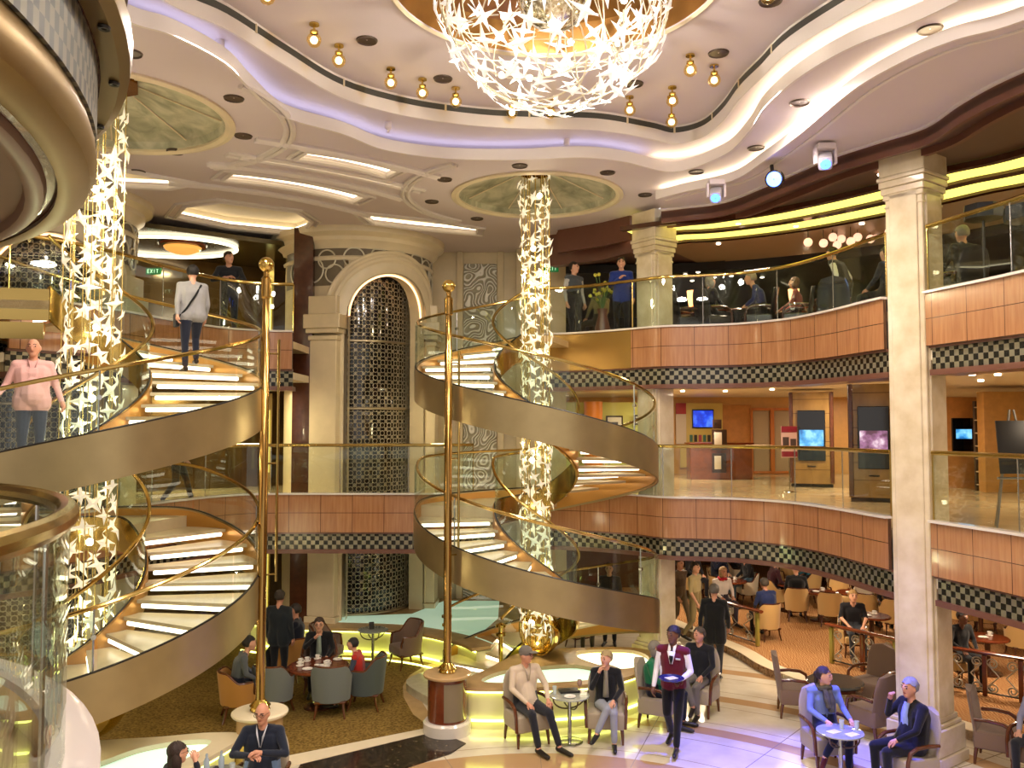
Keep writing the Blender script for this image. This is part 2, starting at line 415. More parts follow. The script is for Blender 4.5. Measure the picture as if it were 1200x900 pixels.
m = MB(); m.box((-.78, 20.86, 4.65), (.8, .08, 8.1)); tag(m.obj('swirl_panel', swirl), 'tall pale wall panel carved with swirling rings behind the central spiral stair', 'wall panel')
for x in (-1.28, -.28): m = MB(); m.rbox((x, 20.85, 4.5), (.16, .14, 9), .02); struct('trim_pilaster', m, cream)
m = MB(); m.rbox((.7, 20.7, 4.5), (1.2, .5, 9), .02); struct('trim_pilaster', m, cream)
m = MB(); m.box((2.4, 24.6, 1.2), (5.2, .2, 2.4)); m.box((9.5, 28.6, 1.4), (18, .2, 2.6)); m.box((5, 26.5, 1.2), (.2, 4, 2.4))
struct('wall_cafe', m, wood_panel('red_wood', '6b3220', '8a4a2c', w=.9, h=2.5))
m = MB(); m.box((7.5, 27.4, 4.4), (17, .2, 2.6)); struct('wall_shop', m, mat('shop_wall', 'd8a766', .4, noise=.05))
m = MB(); m.box((8, 29, 7.7), (22, .2, 3)); struct('wall_lounge', m, mat('lounge_wall', '120d0b', .3, noise=.3))
m = MB(); m.wall([UV(-9, 9.5), UV(4.6, 9.5)], 0, 9.1, .2); struct('wall_lobby', m, mat('lobby_wall', '5b4526', .12, .25, noise=.25, ns=1.5))
m = MB(); m.box((-16.8, 12, 4.6), (.2, 36, 9.4)); struct('wall_left', m, creampaint)
m = MB(); m.box((15.9, 12, 4.6), (.2, 40, 9.4)); struct('wall_right', m, mat('side_wall', '8a5a34', .4))
# ---- lift bays: half drums with an arch, one for each lift
def bay(Cb, nd):
    a0 = math.atan2(nd[1], nd[0]); RB = 1.7; th0 = R_(34)
    def P(th, r, z): return (Cb[0]+r*math.cos(a0+th), Cb[1]+r*math.sin(a0+th), z)
    def archz(th): return 7.1+.95*math.sqrt(max(0, 1-(th/th0)**2))
    m = MB()
    N = 60; ths = [R_(-100)+R_(200)*i/N for i in range(N+1)]
    for r in (RB, RB-.35):
        for i in range(N):
            a, b = ths[i], ths[i+1]
            za = archz(a) if abs(a) < th0 else 0; zb = archz(b) if abs(b) < th0 else 0
            if abs(a) < th0 and abs(b) >= th0: zb = 7.1
            if abs(b) < th0 and abs(a) >= th0: za = 7.1
            if za == 7.1 and abs(a) >= th0: a = -th0
            if zb == 7.1 and abs(b) >= th0: b = th0
            m.add([P(a, r, za), P(b, r, zb), P(b, r, 8.35), P(a, r, 8.35)], [(0, 1, 2, 3)])
    # reveal of the opening
    tt = [-th0+2*th0*i/40 for i in range(41)]
    path = [(-th0, 0)]+[(t, archz(t)) for t in tt]+[(th0, 0)]
    m.grid([[P(t, RB-.35, z) for t, z in path], [P(t, RB, z) for t, z in path]])
    ob = struct('wall_lift_bay', m, cream)
    # arch mouldings
    m = MB()
    for dr, rr, o in ((.02, .05, .12), (.05, .07, .30), (.03, .05, .46), (.02, .03, .22)):
        pts = []
        for i in range(41):
            q = PI*i/40; t = -th0*(1+o/.95)*math.cos(q); z = 7.1+(.95+o)*math.sin(q); pts.append(P(t, RB+dr, z))
        m.tube(pts, rr, 8)
    rows = []
    for i in range(41):
        q = PI*i/40; row = []
        for o, dr in ((0.02, .05), (.16, .10), (.34, .07), (.48, .02)):
            row.append(P(-th0*(1+o/.95)*math.cos(q), RB+dr, 7.1+(.95+o)*math.sin(q)))
        rows.append(row)
    m.grid(rows)
    struct('trim_arch', m, stone2)
    # pilasters with capitals
    m = MB()
    for s in (-1, 1):
        t = s*R_(50); aa = a0+t; c = P(t, RB+.02, 0)
        for w, d, za, zb in ((.80, .42, 0, .55), (.72, .36, .55, .7), (.62, .3, .7, 6.55), (.68, .36, 6.55, 6.65), (.76, .44, 6.7, 6.8), (.84, .52, 6.8, 7.1), (.66, .4, 7.1, 7.5)):
            m.rbox((c[0], c[1], (za+zb)/2), (d, w, zb-za), .015, aa, 1)
    struct('trim_pilaster', m, cream)
    # frieze with rings and the cornice
    m = MB(); m.lathe([(RB-.1, 8.3), (RB+.04, 8.3), (RB+.06, 8.36), (RB+.02, 8.4), (RB-.1, 8.4)], (Cb[0], Cb[1], 0), 40, a0-R_(100), a0+R_(100))
    m.lathe([(RB-.1, 8.55), (RB+.03, 8.56), (RB+.06, 8.64), (RB+.16, 8.72), (RB+.18, 8.8), (RB+.3, 8.88), (RB+.32, 9.0), (RB-.1, 9.0)], (Cb[0], Cb[1], 0), 40, a0-R_(105), a0+R_(105))
    struct('trim_cornice', m, stone2)
    m = MB(); m.lathe([(RB+.005, 7.75), (RB+.012, 7.75), (RB+.012, 8.6), (RB+.005, 8.6)], (Cb[0], Cb[1], 0), 30, a0+R_(37), a0+R_(95))
    m.lathe([(RB+.005, 7.75), (RB+.012, 7.75), (RB+.012, 8.6), (RB+.005, 8.6)], (Cb[0], Cb[1], 0), 30, a0-R_(95), a0-R_(37))
    m.lathe([(RB+.005, 8.35), (RB+.012, 8.35), (RB+.012, 8.6), (RB+.005, 8.6)], (Cb[0], Cb[1], 0), 30, a0-R_(38), a0+R_(38))
    struct('trim_frieze', m, mat('frieze_grey', '6f6350', .4, noise=.1))
    m = MB()
    for t, z, r in ((-62, 8.1, .28), (-50, 8.32, .2), (-44, 8.0, .2), (-30, 8.35, .22), (-12, 8.42, .17), (4, 8.42, .17), (22, 8.42, .2), (36, 8.25, .27), (46, 8.0, .2), (52, 8.2, .34), (60, 7.9, .2), (72, 8.2, .3), (-75, 8.1, .3)):
        pts = []
        for i in range(28):
            q = 2*PI*i/28; zz = z+r*math.sin(q)
            tt = R_(t)+r*math.cos(q)/RB
            pts.append(P(tt, RB+.03, min(zz, 8.56)))
        m.tube(pts, .018, 6, closed=True)
    struct('trim_ring_ornament', m, mat('ornament_silver', 'd9d2bd', .3, .3))
    # amber light line round the arch
    pts = [P(-th0*.97*math.cos(PI*i/40), RB-.1, 7.1+.92*math.sin(PI*i/40)) for i in range(41)]
    return P, a0
def lattice(name, Cb, nd, label):
    """convex lift screen of linked rings and diagonals, with dark glass behind it"""
    a0 = math.atan2(nd[1], nd[0]); r = 1.22
    t = thing(name, label, 'lift screen', (Cb[0]+r*nd[0], Cb[1]+r*nd[1], .6))
    def P(th, rr, z): return (Cb[0]+rr*math.cos(a0+th), Cb[1]+rr*math.sin(a0+th), z)
    W = R_(62); pitch = .175; nx = int(2*W*r/pitch); pt = 2*W/nx; m = MB()
    z0, z1 = .62, 8.1; nz = int((z1-z0)/pitch)
    def rib(pts, w, closed=False):
        m.tube(pts, w, 4, closed=closed)
    for k in range(nz):
        z = z0+(k+.5)*pitch
        for i in range(nx):
            th = -W+(i+.5)*pt
            rib([P(th+.055*math.cos(q*PI/4)/r, r, z+.055*math.sin(q*PI/4)) for q in range(8)], .010, True)
            h = pitch/2
            for sx, sz in ((1, 1), (-1, 1), (1, -1), (-1, -1)):
                c = .055*.72
                rib([P(th+sx*c/r, r, z+sz*c), P(th+sx*h/r, r, z+sz*h)], .009)
            th2, zz = th+pt/2, z+h
            rib([P(th2+.04*math.cos(q*PI/2)/r, r+.004, zz+.04*math.sin(q*PI/2)) for q in range(4)], .008, True)
    m.obj('lattice', mat('lattice_metal', 'b3a78c', .35, .5), t)
    for z in (.62, 3.15, 5.1, 6.6):
        b = MB(); b.tube([P(-W+2*W*i/30, r+.02, z) for i in range(31)], .03, 6); b.obj('cross_bar', mat('bar_metal', 'a8987a', .3, .7), t)
    g = MB(); g.lathe([(r-.08, .5), (r-.06, .5), (r-.06, 8.1), (r-.08, 8.1), (r-.08, .5)], (Cb[0], Cb[1], 0), 30, a0-W, a0+W); g.obj('dark_glass', mat('lift_glass_dark', '0e1012', .06, 0, .8), t)
    return t
CB2 = (-3.62, 20.0); ND = (.6, -.8); CB1 = mir(CB2)
for k, cb in enumerate((CB2, CB1)):
    P, a0 = bay(cb, ND)
    lattice('lift_screen', cb, ND, ('tall convex metal lattice lift screen under the arch between the two spiral stairs', 'convex metal lattice lift screen under the arch behind the first spiral stair and its crystals')[k])
    m = MB(); th0 = R_(34)
    m.tube([P(-th0*.99*math.cos(PI*i/40), 1.62, 7.1+.93*math.sin(PI*i/40)) for i in range(41)], .022, 6)
    o = m.obj('arch_light', emit('led_arch', 'ffc890', 2.6)); tag(o, ('warm light line along the arch between the two spiral stairs', 'warm light line along the arch behind the first crystal column')[k], 'light')
# dark wood pilaster beside the lift bay and its lit door strips
m = MB(); m.rbox((-4.5, 18.4, 4.5), (.42, .3, 9), .02); struct('trim_dark_pilaster', m, woodD)
for p in (UV(2.35, 8.2), UV(1.85, 8.2)):
    for zf, nm in ((Z7, 'upper'), (Z6, 'middle'), (0, 'ground')):
        t = thing('light_column', 'slim yellow-green light column beside the dark pilaster, %s deck, %s one' % (nm, 'inner' if p == UV(1.85, 8.2) else 'outer'), 'lamp', (p[0], p[1], zf))
        m = MB(); m.box((p[0], p[1], zf+1.15), (.07, .07, 1.5)); m.obj('light_tube', emit('led_lime', 'e8ec9a', 1.7), t)
        m = MB(); m.box((p[0], p[1]+.08, zf+1.15), (.2, .06, 2.3)); m.obj('back_plate', brass, t)
# ================================================================== CEILING
ZA, ZB, ZC, ZD = 9.5, 9.25, 9.0, 8.8
def gl(pts, z): return [G(px, py, z) for px, py in pts]
edgeB = gl([(195, 0), (262, 30), (330, 72), (400, 112), (480, 134), (560, 145), (620, 148), (700, 150), (760, 160), (790, 166), (825, 158), (850, 138), (870, 112), (895, 88), (930, 55), (1020, 0)], ZB)
edgeB += [(4.5, 7.6), (4.8, 5.5), (4.4, 2.5), (2.8, .2), (0, -.8), (-2.8, .2), (-4.5, 2.8), (-4.5, 5.5), (-4.1, 7.6)]
edgeC = gl([(145, 18), (200, 36), (260, 68), (290, 98), (330, 132), (400, 153), (450, 172), (520, 182), (600, 184), (680, 181), (730, 186), (790, 198), (850, 178), (880, 150), (900, 120), (940, 85), (1000, 50), (1100, 8)], ZC)
edgeC += [(5.0, 7), (5.3, 5), (4.9, 2), (3.1, -.6), (0, -1.6), (-3.3, -.5), (-5.1, 2.2), (-5.1, 5.5), (-4.6, 7.6)]
edgeD = gl([(770, 232), (800, 224), (860, 210), (900, 185), (940, 155), (1000, 105), (1060, 70), (1120, 45), (1200, 22)], ZD)+[(5.9, 7), (6.1, 5), (5.9, 1.5)]
outD = gl([(775, 246), (800, 243), (850, 236), (910, 212), (970, 186), (1030, 166), (1085, 148), (1130, 118), (1200, 82)], ZD)+[(6.6, 8), (7.2, 5), (7.2, 1)]
eB, eC, eD, oD = cr(edgeB, 6, True), cr(edgeC, 6, True), cr(edgeD, 6), cr(outD, 6)
GC = (.46, 9.0); C1 = (-5.64, 11.4); C2 = (.42, 15.2)
hugeA = [(-9, -5), (9, -5), (9, 20), (-9, 20)]
m = MB(); m.poly([off(eB, -.3, True), circ(GC, 1.8, 64)], ZA, ZA+.06); struct('ceiling', m, whitepaint)
m = MB(); m.lathe([(1.8, ZA), (1.83, ZA-.03), (1.87, ZA), (1.87, ZA+.05)], (GC[0], GC[1], 0), 64); struct('trim_globe_ring', m, stone2)
m = MB(); m.lathe([(1.8, ZA+.02), (1.7, ZA+.35), (1.3, ZA+.62), (.6, ZA+.8), (0.01, ZA+.84)], (GC[0], GC[1], 0), 64); struct('ceiling_copper_dome', m, mat('copper_leaf', '9a6f3a', .35, .8, noise=.2, ns=2))
m = MB(); m.poly([off(eC, -.45, True), eB], ZB, ZB+.07); m.wall(off(eC, -.44, True), ZC+.05, ZB+.05, .03, True); struct('ceiling_tier', m, whitepaint)
m = MB(); m.wall(off(eB, .015, True), ZB-.05, ZB+.3, .03, True); m.wall(off(eC, .0, True), ZC-.06, ZC+.12, .04, True); struct('trim_tier_edge', m, trimW)
vent = off(eB, -.10, True)
# coffers along the axis
def quad(u0, u1, v0, v1, bow=.25, n=8):
    a = [UV(u0+(u1-u0)*i/n, v0-bow*(1-(2*i/n-1)**2)) for i in range(n+1)]
    b = [UV(u1+(u0-u1)*i/n, v1-bow*(1-(2*i/n-1)**2)) for i in range(n+1)]
    return a+b
coff = [quad(-.45, 1.2, .66, 1.12, .1), quad(-1.0, 1.5, 2.45, 3.0, .2), [UV(*p) for p in ((-.55, 4.45), (.9, 4.3), (1.5, 4.9), (1.65, 5.6), (1.6, 6.25), (.3, 6.5), (-.9, 6.2), (-1.0, 5.2))],
        [UV(*p) for p in ((1.95, 3.65), (3.3, 3.35), (4.6, 3.3), (4.9, 3.8), (3.6, 4.15), (2.6, 4.3))], [UV(*p) for p in ((-1.35, 3.5), (-2.7, 3.4), (-2.4, 4.5), (-1.6, 4.1))], quad(-1.2, 1.95, 1.45, 1.6, .14)]
D1, D2 = (C1[0]+.05, C1[1]+.15), (C2[0]+.05, C2[1]+.55)
bndC = [(-17, -3), (5.6, -3), (5.9, 8), (5.3, 10.3), (4.7, 12.2), (4.1, 14.2), (3.3, 15.2)]+cr([(3.0, 15.6), (2.95, 16.4), (2.6, 17.4), (1.7, 18.2), (1.0, 18.7)], 4)+[(.9, 21), (-17, 21)]
m = MB(); m.poly([bndC, eC, circ(D1, 1.6, 48), circ(D2, 1.5, 48)]+coff, ZC, ZC+.08); struct('ceiling_tier', m, whitepaint)
m = MB(); m.poly([eD+oD[::-1]], ZD, ZD+.06); struct('ceiling_border', m, whitepaint)
m = MB(); m.wall(oD, ZD-.03, ZD+.2, .05); m.wall(off(eD, 0), ZD-.03, ZD+.12, .04); m.wall(off(eD, -.25), ZD-.02, ZD+.01, .05); struct('trim_border', m, trimW)
# domes
domeM = ramp_tex('dome_stone', 'ShaderNodeTexNoise', [(.3, '7d7f6a'), (.5, 'a9a78f'), (.68, 'cbc7b0')], .4, scale=(1.2, 1.2, 1.2), setup=setin(Detail=8.0, Scale=2.2, Distortion=.8))
for k, (D, r) in enumerate(((D1, 1.6), (D2, 1.5))):
    m = MB(); m.lathe([(r, ZC), (r-.05, ZC+.03), (r-.08, ZC+.12), (.3, ZC+.48), (0.02, ZC+.5)], (D[0], D[1], 0), 8*6); struct('ceiling_dome', m, domeM, 20)
    m = MB()
    m.lathe([(r+.1, ZC+.0), (r+.1, ZC-.03), (r+.02, ZC-.05), (r-.04, ZC-.02), (r-.03, ZC+.03)], (D[0], D[1], 0), 64)
    for i in range(8):
        a = PI/8+i*PI/4; m.tube([(D[0]+(r-.1)*math.cos(a), D[1]+(r-.1)*math.sin(a), ZC+.105), (D[0]+.3*math.cos(a), D[1]+.3*math.sin(a), ZC+.465)], .012, 5)
    struct('trim_dome', m, stone2)
for L in coff:
    c = np.mean(np.array(L), 0); inn = [tuple(c+(np.array(p)-c)*1.12) for p in L]
    m = MB(); m.poly([inn], ZC+.26, ZC+.3); m.wall(inn, ZC+.06, ZC+.28, .03, True); struct('ceiling_coffer', m, creampaint)
    m = MB(); m.tube([(p[0], p[1], ZC+.11) for p in [tuple(c+(np.array(p)-c)*1.07) for p in L]], .03, 5, closed=True)
    o = m.obj('cove_light', emit('led_coffer', 'fff2cf', 3.4)); tag(o, 'warm hidden light line round the ceiling coffer %s' % ('nearest the globe chandelier', 'second from the globe chandelier', 'above the upper lobby, eight-sided', 'beside the central dome', 'beside the first dome', 'like a thin arc between the domes')[coff.index(L)], 'light')
    m = MB()
    for s, rr in ((1.0, .045), (1.13, .035)): m.tube([(p[0], p[1], ZC-.01) for p in [tuple(c+(np.array(p)-c)*s) for p in L]], rr, 6, closed=True)
    struct('trim_coffer', m, trimW)
# curved ribs between the coffers
m = MB()
for u0, u1, v, bow in ((-1.3, 1.9, .38, .15), (-1.5, 2.1, 1.85, .3), (-1.7, 2.2, 3.3, .35)):
    for dv in (0, .1): m.tube([UV(u0+(u1-u0)*i/20, v+dv-bow*(1-(2*i/20-1)**2)+bow) + (ZC-.02,) for i in range(21)], .045, 6)
for D, a0, a1 in ((D1, -25, 75), (D2, 130, 235)):
    for rr in (2.4, 2.5): m.tube([p+(ZC-.015,) for p in arc(D, rr, R_(a0), R_(a1), 30)], .045, 6)
struct('trim_ceiling_rib', m, trimW)
# cove light lines (LED tubes lying on the lip of each lower tier)
def cove(poly, z, i0, i1, d, label, em=None):
    pts = off(poly, d, True)[i0:i1] if poly is not eD else off(poly, d)[i0:i1]
    m = MB(); m.tube([(p[0], p[1], z) for p in pts], .03, 5)
    tag(m.obj('cove_light', em or emit('led_cove', 'ffeec2', 9)), label, 'light')
m = MB(); m.wall(off(eB, .03, True), ZB+.13, ZB+.215, .02, True)
tag(m.obj('air_vent', mat('vent_grille', '4a4a46', .5, .2)), 'long dark slotted air vent winding round the upper ceiling tier', 'vent')
m = MB(); vb = off(eB, .045, True)
for i in range(0, len(vb), 9): m.box((vb[i][0], vb[i][1], ZB+.17), (.03, .03, .1))
struct('trim_vent_joint', m, stone2)
cove(eC, ZC+.13, 64, 112, -.10, 'hidden warm light line behind the second ceiling tier above the cafe side')
cove(eC, ZC+.13, 0, 64, -.10, 'hidden cool white light line behind the second ceiling tier above the staircases', emit('led_cool', 'e2e4ff', 2.6))
m = MB(); m.tube([(p[0], p[1], ZD+.13) for p in off(eD, -.10)], .03, 5)
tag(m.obj('cove_light', emit('led_cove', 'ffeec2', 9)), 'hidden warm light line along the lowest ceiling border above the cafe side', 'light')
# right lounge ceiling, dark with glowing yellow troughs
m = MB(); m.wall(oD[::-1], 8.55, ZD+.1, .06, side=1); struct('trim_brown_fascia', m, brownp)
m = MB(); m.wall(off(oD[::-1], .35), 8.54, 8.66, .08); struct('trim_brown_fascia', m, brownp)
loungeEdge = oD[::-1]
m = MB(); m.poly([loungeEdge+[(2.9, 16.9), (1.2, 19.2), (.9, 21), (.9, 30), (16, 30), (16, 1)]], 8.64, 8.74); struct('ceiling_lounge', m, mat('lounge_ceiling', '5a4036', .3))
Y7 = emit('led_trough', 'f8ea6e', 1.5)
bk = cr([(2.2, 16.7), (3.09, 16.15), (3.75, 15.98), (4.67, 15.4), (5.5, 14.5), (6.14, 13.6), (6.64, 12.84), (7.3, 12.0), (8, 10), (8.6, 7)], 8)[::-1]
for k, (d0, d1) in enumerate(((.0, .6), (.85, 1.5))):
    m = MB(); a, b = off(bk, d0), off(bk, d1); m.poly([a+b[::-1]], 8.585, 8.60)
    tag(m.obj('light_trough', Y7), ('glowing yellow light trough curving along the lounge ceiling close to its edge', 'second glowing yellow light trough of the lounge ceiling, one band further in')[k], 'light')
for d0, d1 in ((-.14, -.01), (.61, .84), (1.51, 1.66)):
    m = MB(); a, b = off(bk, d0), off(bk, d1); m.poly([a+b[::-1]], 8.54, 8.63); struct('trim_lounge_ceiling', m, woodD)
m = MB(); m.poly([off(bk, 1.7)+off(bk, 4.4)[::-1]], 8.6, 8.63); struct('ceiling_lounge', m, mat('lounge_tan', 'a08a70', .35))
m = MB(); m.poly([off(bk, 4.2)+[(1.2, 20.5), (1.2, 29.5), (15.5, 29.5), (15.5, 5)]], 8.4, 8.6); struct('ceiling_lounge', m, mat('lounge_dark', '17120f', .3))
ell = [(8.9+2.6*math.cos(q*PI/20)*.8-.9*math.sin(q*PI/20)*.6, 18.6-2.6*math.cos(q*PI/20)*.55+.9*math.sin(q*PI/20)) for q in range(40)]
m = MB(); m.poly([ell], 8.57, 8.59); tag(m.obj('light_trough', Y7), 'oval glowing yellow light recess over the lounge band stage', 'light')
m = MB(); m.tube([(p[0], p[1], 8.58) for p in ell], .07, 6, closed=True); struct('trim_lounge_ceiling', m, woodD)
# lounge bulkhead between columns and small spots
m = MB(); m.wall([(.85, 19.0), (1.9, 18.3), (2.62, 17.3)], 8.3, 9.1, .25, side=-1); m.wall([(1.0, 18.5), (1.9, 17.8), (2.4, 17.2)], 8.5, 9.02, .1, side=-1); struct('beam_brown', m, brownp)
# upper lobby ceiling with an oval of light
lob = [UV(-4.2, 6.35), UV(4.0, 6.35), UV(4.4, 9.6), UV(-8, 9.6)]
m = MB(); m.poly([lob], 8.72, 8.82); struct('ceiling_lobby', m, mat('lobby_ceiling', '4c4020', .2, .2))
oc = UV(-.6, 7.9)
m = MB(); m.tube([(oc[0]+1.5*math.cos(q*PI/24), oc[1]+1.1*math.sin(q*PI/24), 8.68) for q in range(48)], .035, 6, closed=True)
tag(m.obj('ring_light', emit('led_lobby', 'fff2cc', 3.5)), 'oval white light ring on the dark upper lobby ceiling', 'light')
p = GY(214, 291, 18.6)
t = thing('ceiling_lamp', 'amber alabaster bowl lamp on the dark upper lobby ceiling', 'lamp', p)
m = MB(); m.lathe([(.01, -.13), (.2, -.11), (.36, -.04), (.4, .03), (.3, .04), (.01, .04)], p, 28); m.obj('bowl', emit('alabaster', 'e0a04c', .9), t)
m = MB(); m.lathe([(.4, .02), (.5, .03), (.52, .08), (.2, .12), (.02, .12)], p, 28); m.tube([(p[0], p[1], p[2]+.1), (p[0], p[1], 8.75)], .03, 6); m.obj('rim', woodM, t)
# ================================================================== SPIRAL STAIRS
def smooth(xs, ys, w=.22):
    g = np.linspace(xs[0]-1, xs[-1]+1, 900); y = np.interp(g, xs, ys)
    y[g < xs[0]] = ys[0]+(ys[1]-ys[0])/(xs[1]-xs[0])*(g[g < xs[0]]-xs[0]); y[g > xs[-1]] = ys[-1]+(ys[-1]-ys[-2])/(xs[-1]-xs[-2])*(g[g > xs[-1]]-xs[-1])
    k = max(1, int(w/(g[1]-g[0]))); ker = np.ones(k)/k
    ys2 = np.convolve(np.pad(y, k, 'edge'), ker, 'same')[k:-k]
    return lambda q: float(np.interp(q, g, ys2))
treadM = mat('tread_stone', 'd9c8a6', .3, noise=.05); stringIn = mat('stringer_tan', 'c08d46', .3, .55)
def stair(label, C, R, ri, a0, sg, xs, ys, fl, n, pos, rh=.78):
    t = thing('spiral_staircase', label, 'staircase', (C[0], C[1], 0))
    zt = smooth(xs, ys); BH = .56
    def A(q): return R_(a0+sg*q*90)
    def P(q, r, z): return (C[0]+r*math.cos(A(q)), C[1]+r*math.sin(A(q)), z)
    q0, q1 = fl[0][0], fl[-1][1]
    qs = [q0+(q1-q0)*i/220 for i in range(221)]
    def band(nm, r, th, m_, h, lift=0):
        b = MB(); rows = [[P(q, r, zt(q)+lift) for q in qs], [P(q, r, zt(q)-h) for q in qs], [P(q, r-th, zt(q)-h) for q in qs], [P(q, r-th, zt(q)+lift) for q in qs], [P(q, r, zt(q)+lift) for q in qs]]
        b.grid(rows); e = len(qs)-1
        for i in (0, e): b.add([rows[k][i] for k in range(4)], [(0, 1, 2, 3)])
        return b.obj(nm, m_, t, 40)
    band('outer_stringer', R, .035, bronze, BH); band('outer_lining', R-.037, .02, stringIn, BH-.04, -.02)
    for nm_, rr_ in (('outer_edge_trim', R-.02), ('inner_edge_trim', ri+.012)):
        e_ = MB(); e_.tube([P(q, rr_, zt(q)+.008) for q in qs], .014, 5); e_.obj(nm_, dark, t)
    band('inner_stringer', ri+.02, .035, brass, .46); band('inner_lining', ri+.042, .02, stringIn, .42, -.02)
    for k, (qa, qb, cnt) in enumerate(fl):
        if cnt == 0:      # landing wedge
            b = MB(); r1, r2 = ri+.04, R-.06; N = 18
            top = [P(qa+(qb-qa)*i/N, r1, 0) for i in range(N+1)]+[P(qb+(qa-qb)*i/N, r2, 0) for i in range(N+1)]
            z = zt((qa+qb)/2)-.13; b.poly([[p[:2] for p in top]], z-.2, z); b.obj('landing', treadM, t); continue
        for i in range(cnt):
            s0 = qa+(qb-qa)*i/cnt; s1 = qa+(qb-qa)*(i+1.25)/cnt
            z = zt(qa+(qb-qa)*(i+.9)/cnt)-.14
            b = MB(); r1, r2 = ri+.045, R-.06; N = 4
            pl = [P(s0+(s1-s0)*j/N, r1, 0)[:2] for j in range(N+1)]+[P(s1+(s0-s1)*j/N, r2, 0)[:2] for j in range(N+1)]
            b.poly([pl], z-.045, z); o = b.obj('tread', treadM, t)
            l = MB(); e = Vector(P(s1, r1, 0)[:2]); f = Vector(P(s1, r2, 0)[:2]); d = (f-e).normalized(); nn = Vector((-d.y, d.x))*sg
            c = (e+f)/2-nn*.02; l.rbox((c.x, c.y, z-.075), ((f-e).length-.12, .05, .055), .012, math.atan2(d.y, d.x), 1)
            l.obj('light_strip', ledW, o)
    # balustrades
    for nm, r in (('outer', R-.017), ('inner', ri)):
        st = .5 if nm == 'outer' else 1.0; k = int((q1-q0)/st+.5)
        for i in range(k):
            a, b_ = q0+(q1-q0)*i/k, q0+(q1-q0)*(i+1)/k; g = MB(); N = 8; qq = [a+(b_-a-.012)*j/N for j in range(N+1)]
            rows = [[P(q, r+.006, zt(q)) for q in qq], [P(q, r+.006, zt(q)+rh-.03) for q in qq], [P(q, r-.006, zt(q)+rh-.03) for q in qq], [P(q, r-.006, zt(q)) for q in qq], [P(q, r+.006, zt(q)) for q in qq]]
            g.grid(rows)
            for e in (0, N): g.add([rows[x][e] for x in range(4)], [(0, 1, 2, 3)])
            g.obj('glass_panel', glassM, t)
            if nm == 'outer' and i % 2 == 1:
                p = MB(); p.tube([P(a, r-.03, zt(a)), P(a, r-.03, zt(a)+rh)], .012, 6); p.tube([P(a, r-.05, zt(a)+rh*.55), P(a, r, zt(a)+rh*.55)], .03, 8); p.obj('post', steel, t)
        h = MB(); h.tube([P(q, r-(.04 if nm == 'outer' else -.04), zt(q)+rh) for q in [q0+(q1-q0)*i/180 for i in range(181)]], .026, 8); h.obj('handrail', brass, t)
    for r in (R-.1, ri+.05):   # newel posts at the foot
        p = MB(); q = q1; b_ = P(q, r, 0); z = zt(q)-.2
        p.lathe([(.07, z), (.07, z+.04), (.04, z+.06), (.04, z+rh-.12), (.09, z+rh-.1), (.09, z+rh-.06), (.04, z+rh-.04), (.04, z+rh+.04), (.1, z+rh+.06), (.1, z+rh+.1), (.02, z+rh+.13)], (b_[0], b_[1], 0), 16); p.obj('newel_post', brass2, t)
    return t, zt, P
R1, R2 = 2.25, 2.15
st2, zt2, P2 = stair('bronze and glass spiral staircase with lit treads in the middle of the hall', C2, R2, .72, 90, 1, [0, 4, 4.9, 7.0, 8.6], [6.58, 3.46, 3.36, 1.62, .44], [(0, 4, 19), (4, 4.9, 0), (4.9, 8.6, 19)], 0, None)
st1, zt1, P1 = stair('bronze and glass spiral staircase with lit treads beside the round balcony', C1, R1, .72, 163.7, -1, [0, 4, 4.97, 6.53, 8.5], [6.62, 3.44, 3.42, 1.98, .44], [(0, 4, 19), (4, 4.97, 0), (4.97, 8.5, 19)], 0, None, .7)
# bridges from the decks to the stairs
m = MB(); m.poly([[P2(0, .8, 0)[:2], P2(0, 2.1, 0)[:2], (.6, 17.6), (1.2, 17.4), P2(-.25, .9, 0)[:2]]], Z7-.1, Z7+.02); m.poly([[P2(4.02, .8, 0)[:2], P2(4.02, 2.1, 0)[:2], (-.4, 17.2), (.8, 17.6), (.9, 17.2)]], Z6-.1, Z6+.02)
struct('floor_bridge', m, deckfloor)
g0, g1 = P1(0, .72, 0)[:2], (-10.5, 10.6)
m = MB(); m.poly([[g0, P1(0, 2.3, 0)[:2], (-10.5, 14), g1]], Z7-.1, Z7+.02); m.poly([[P1(4.0, .6, 0)[:2], P1(4.0, 2.3, 0)[:2], UV(-3.9, 2.05), (-10.5, 13.6), (-10.5, 10.6)]], Z6-.1, Z6+.02)
struct('floor_bridge', m, deckfloor)
m = MB(); m.wall([g0, g1], Z7-.25, Z7+.18, .05); m.wall([(g0[0]-.1, g0[1]+.06), (g1[0], g1[1]+.1)], Z7-.5, Z7-.27, .05); struct('trim_gold_fascia', m, brass)
m = MB(); m.poly([[(g0[0]-.1, g0[1]+.1), P1(0, 2.2, 0)[:2], (-10.5, 14), (g1[0], g1[1]+.14)]], Z7-.4, Z7-.3); struct('ceiling_bridge', m, stringIn)
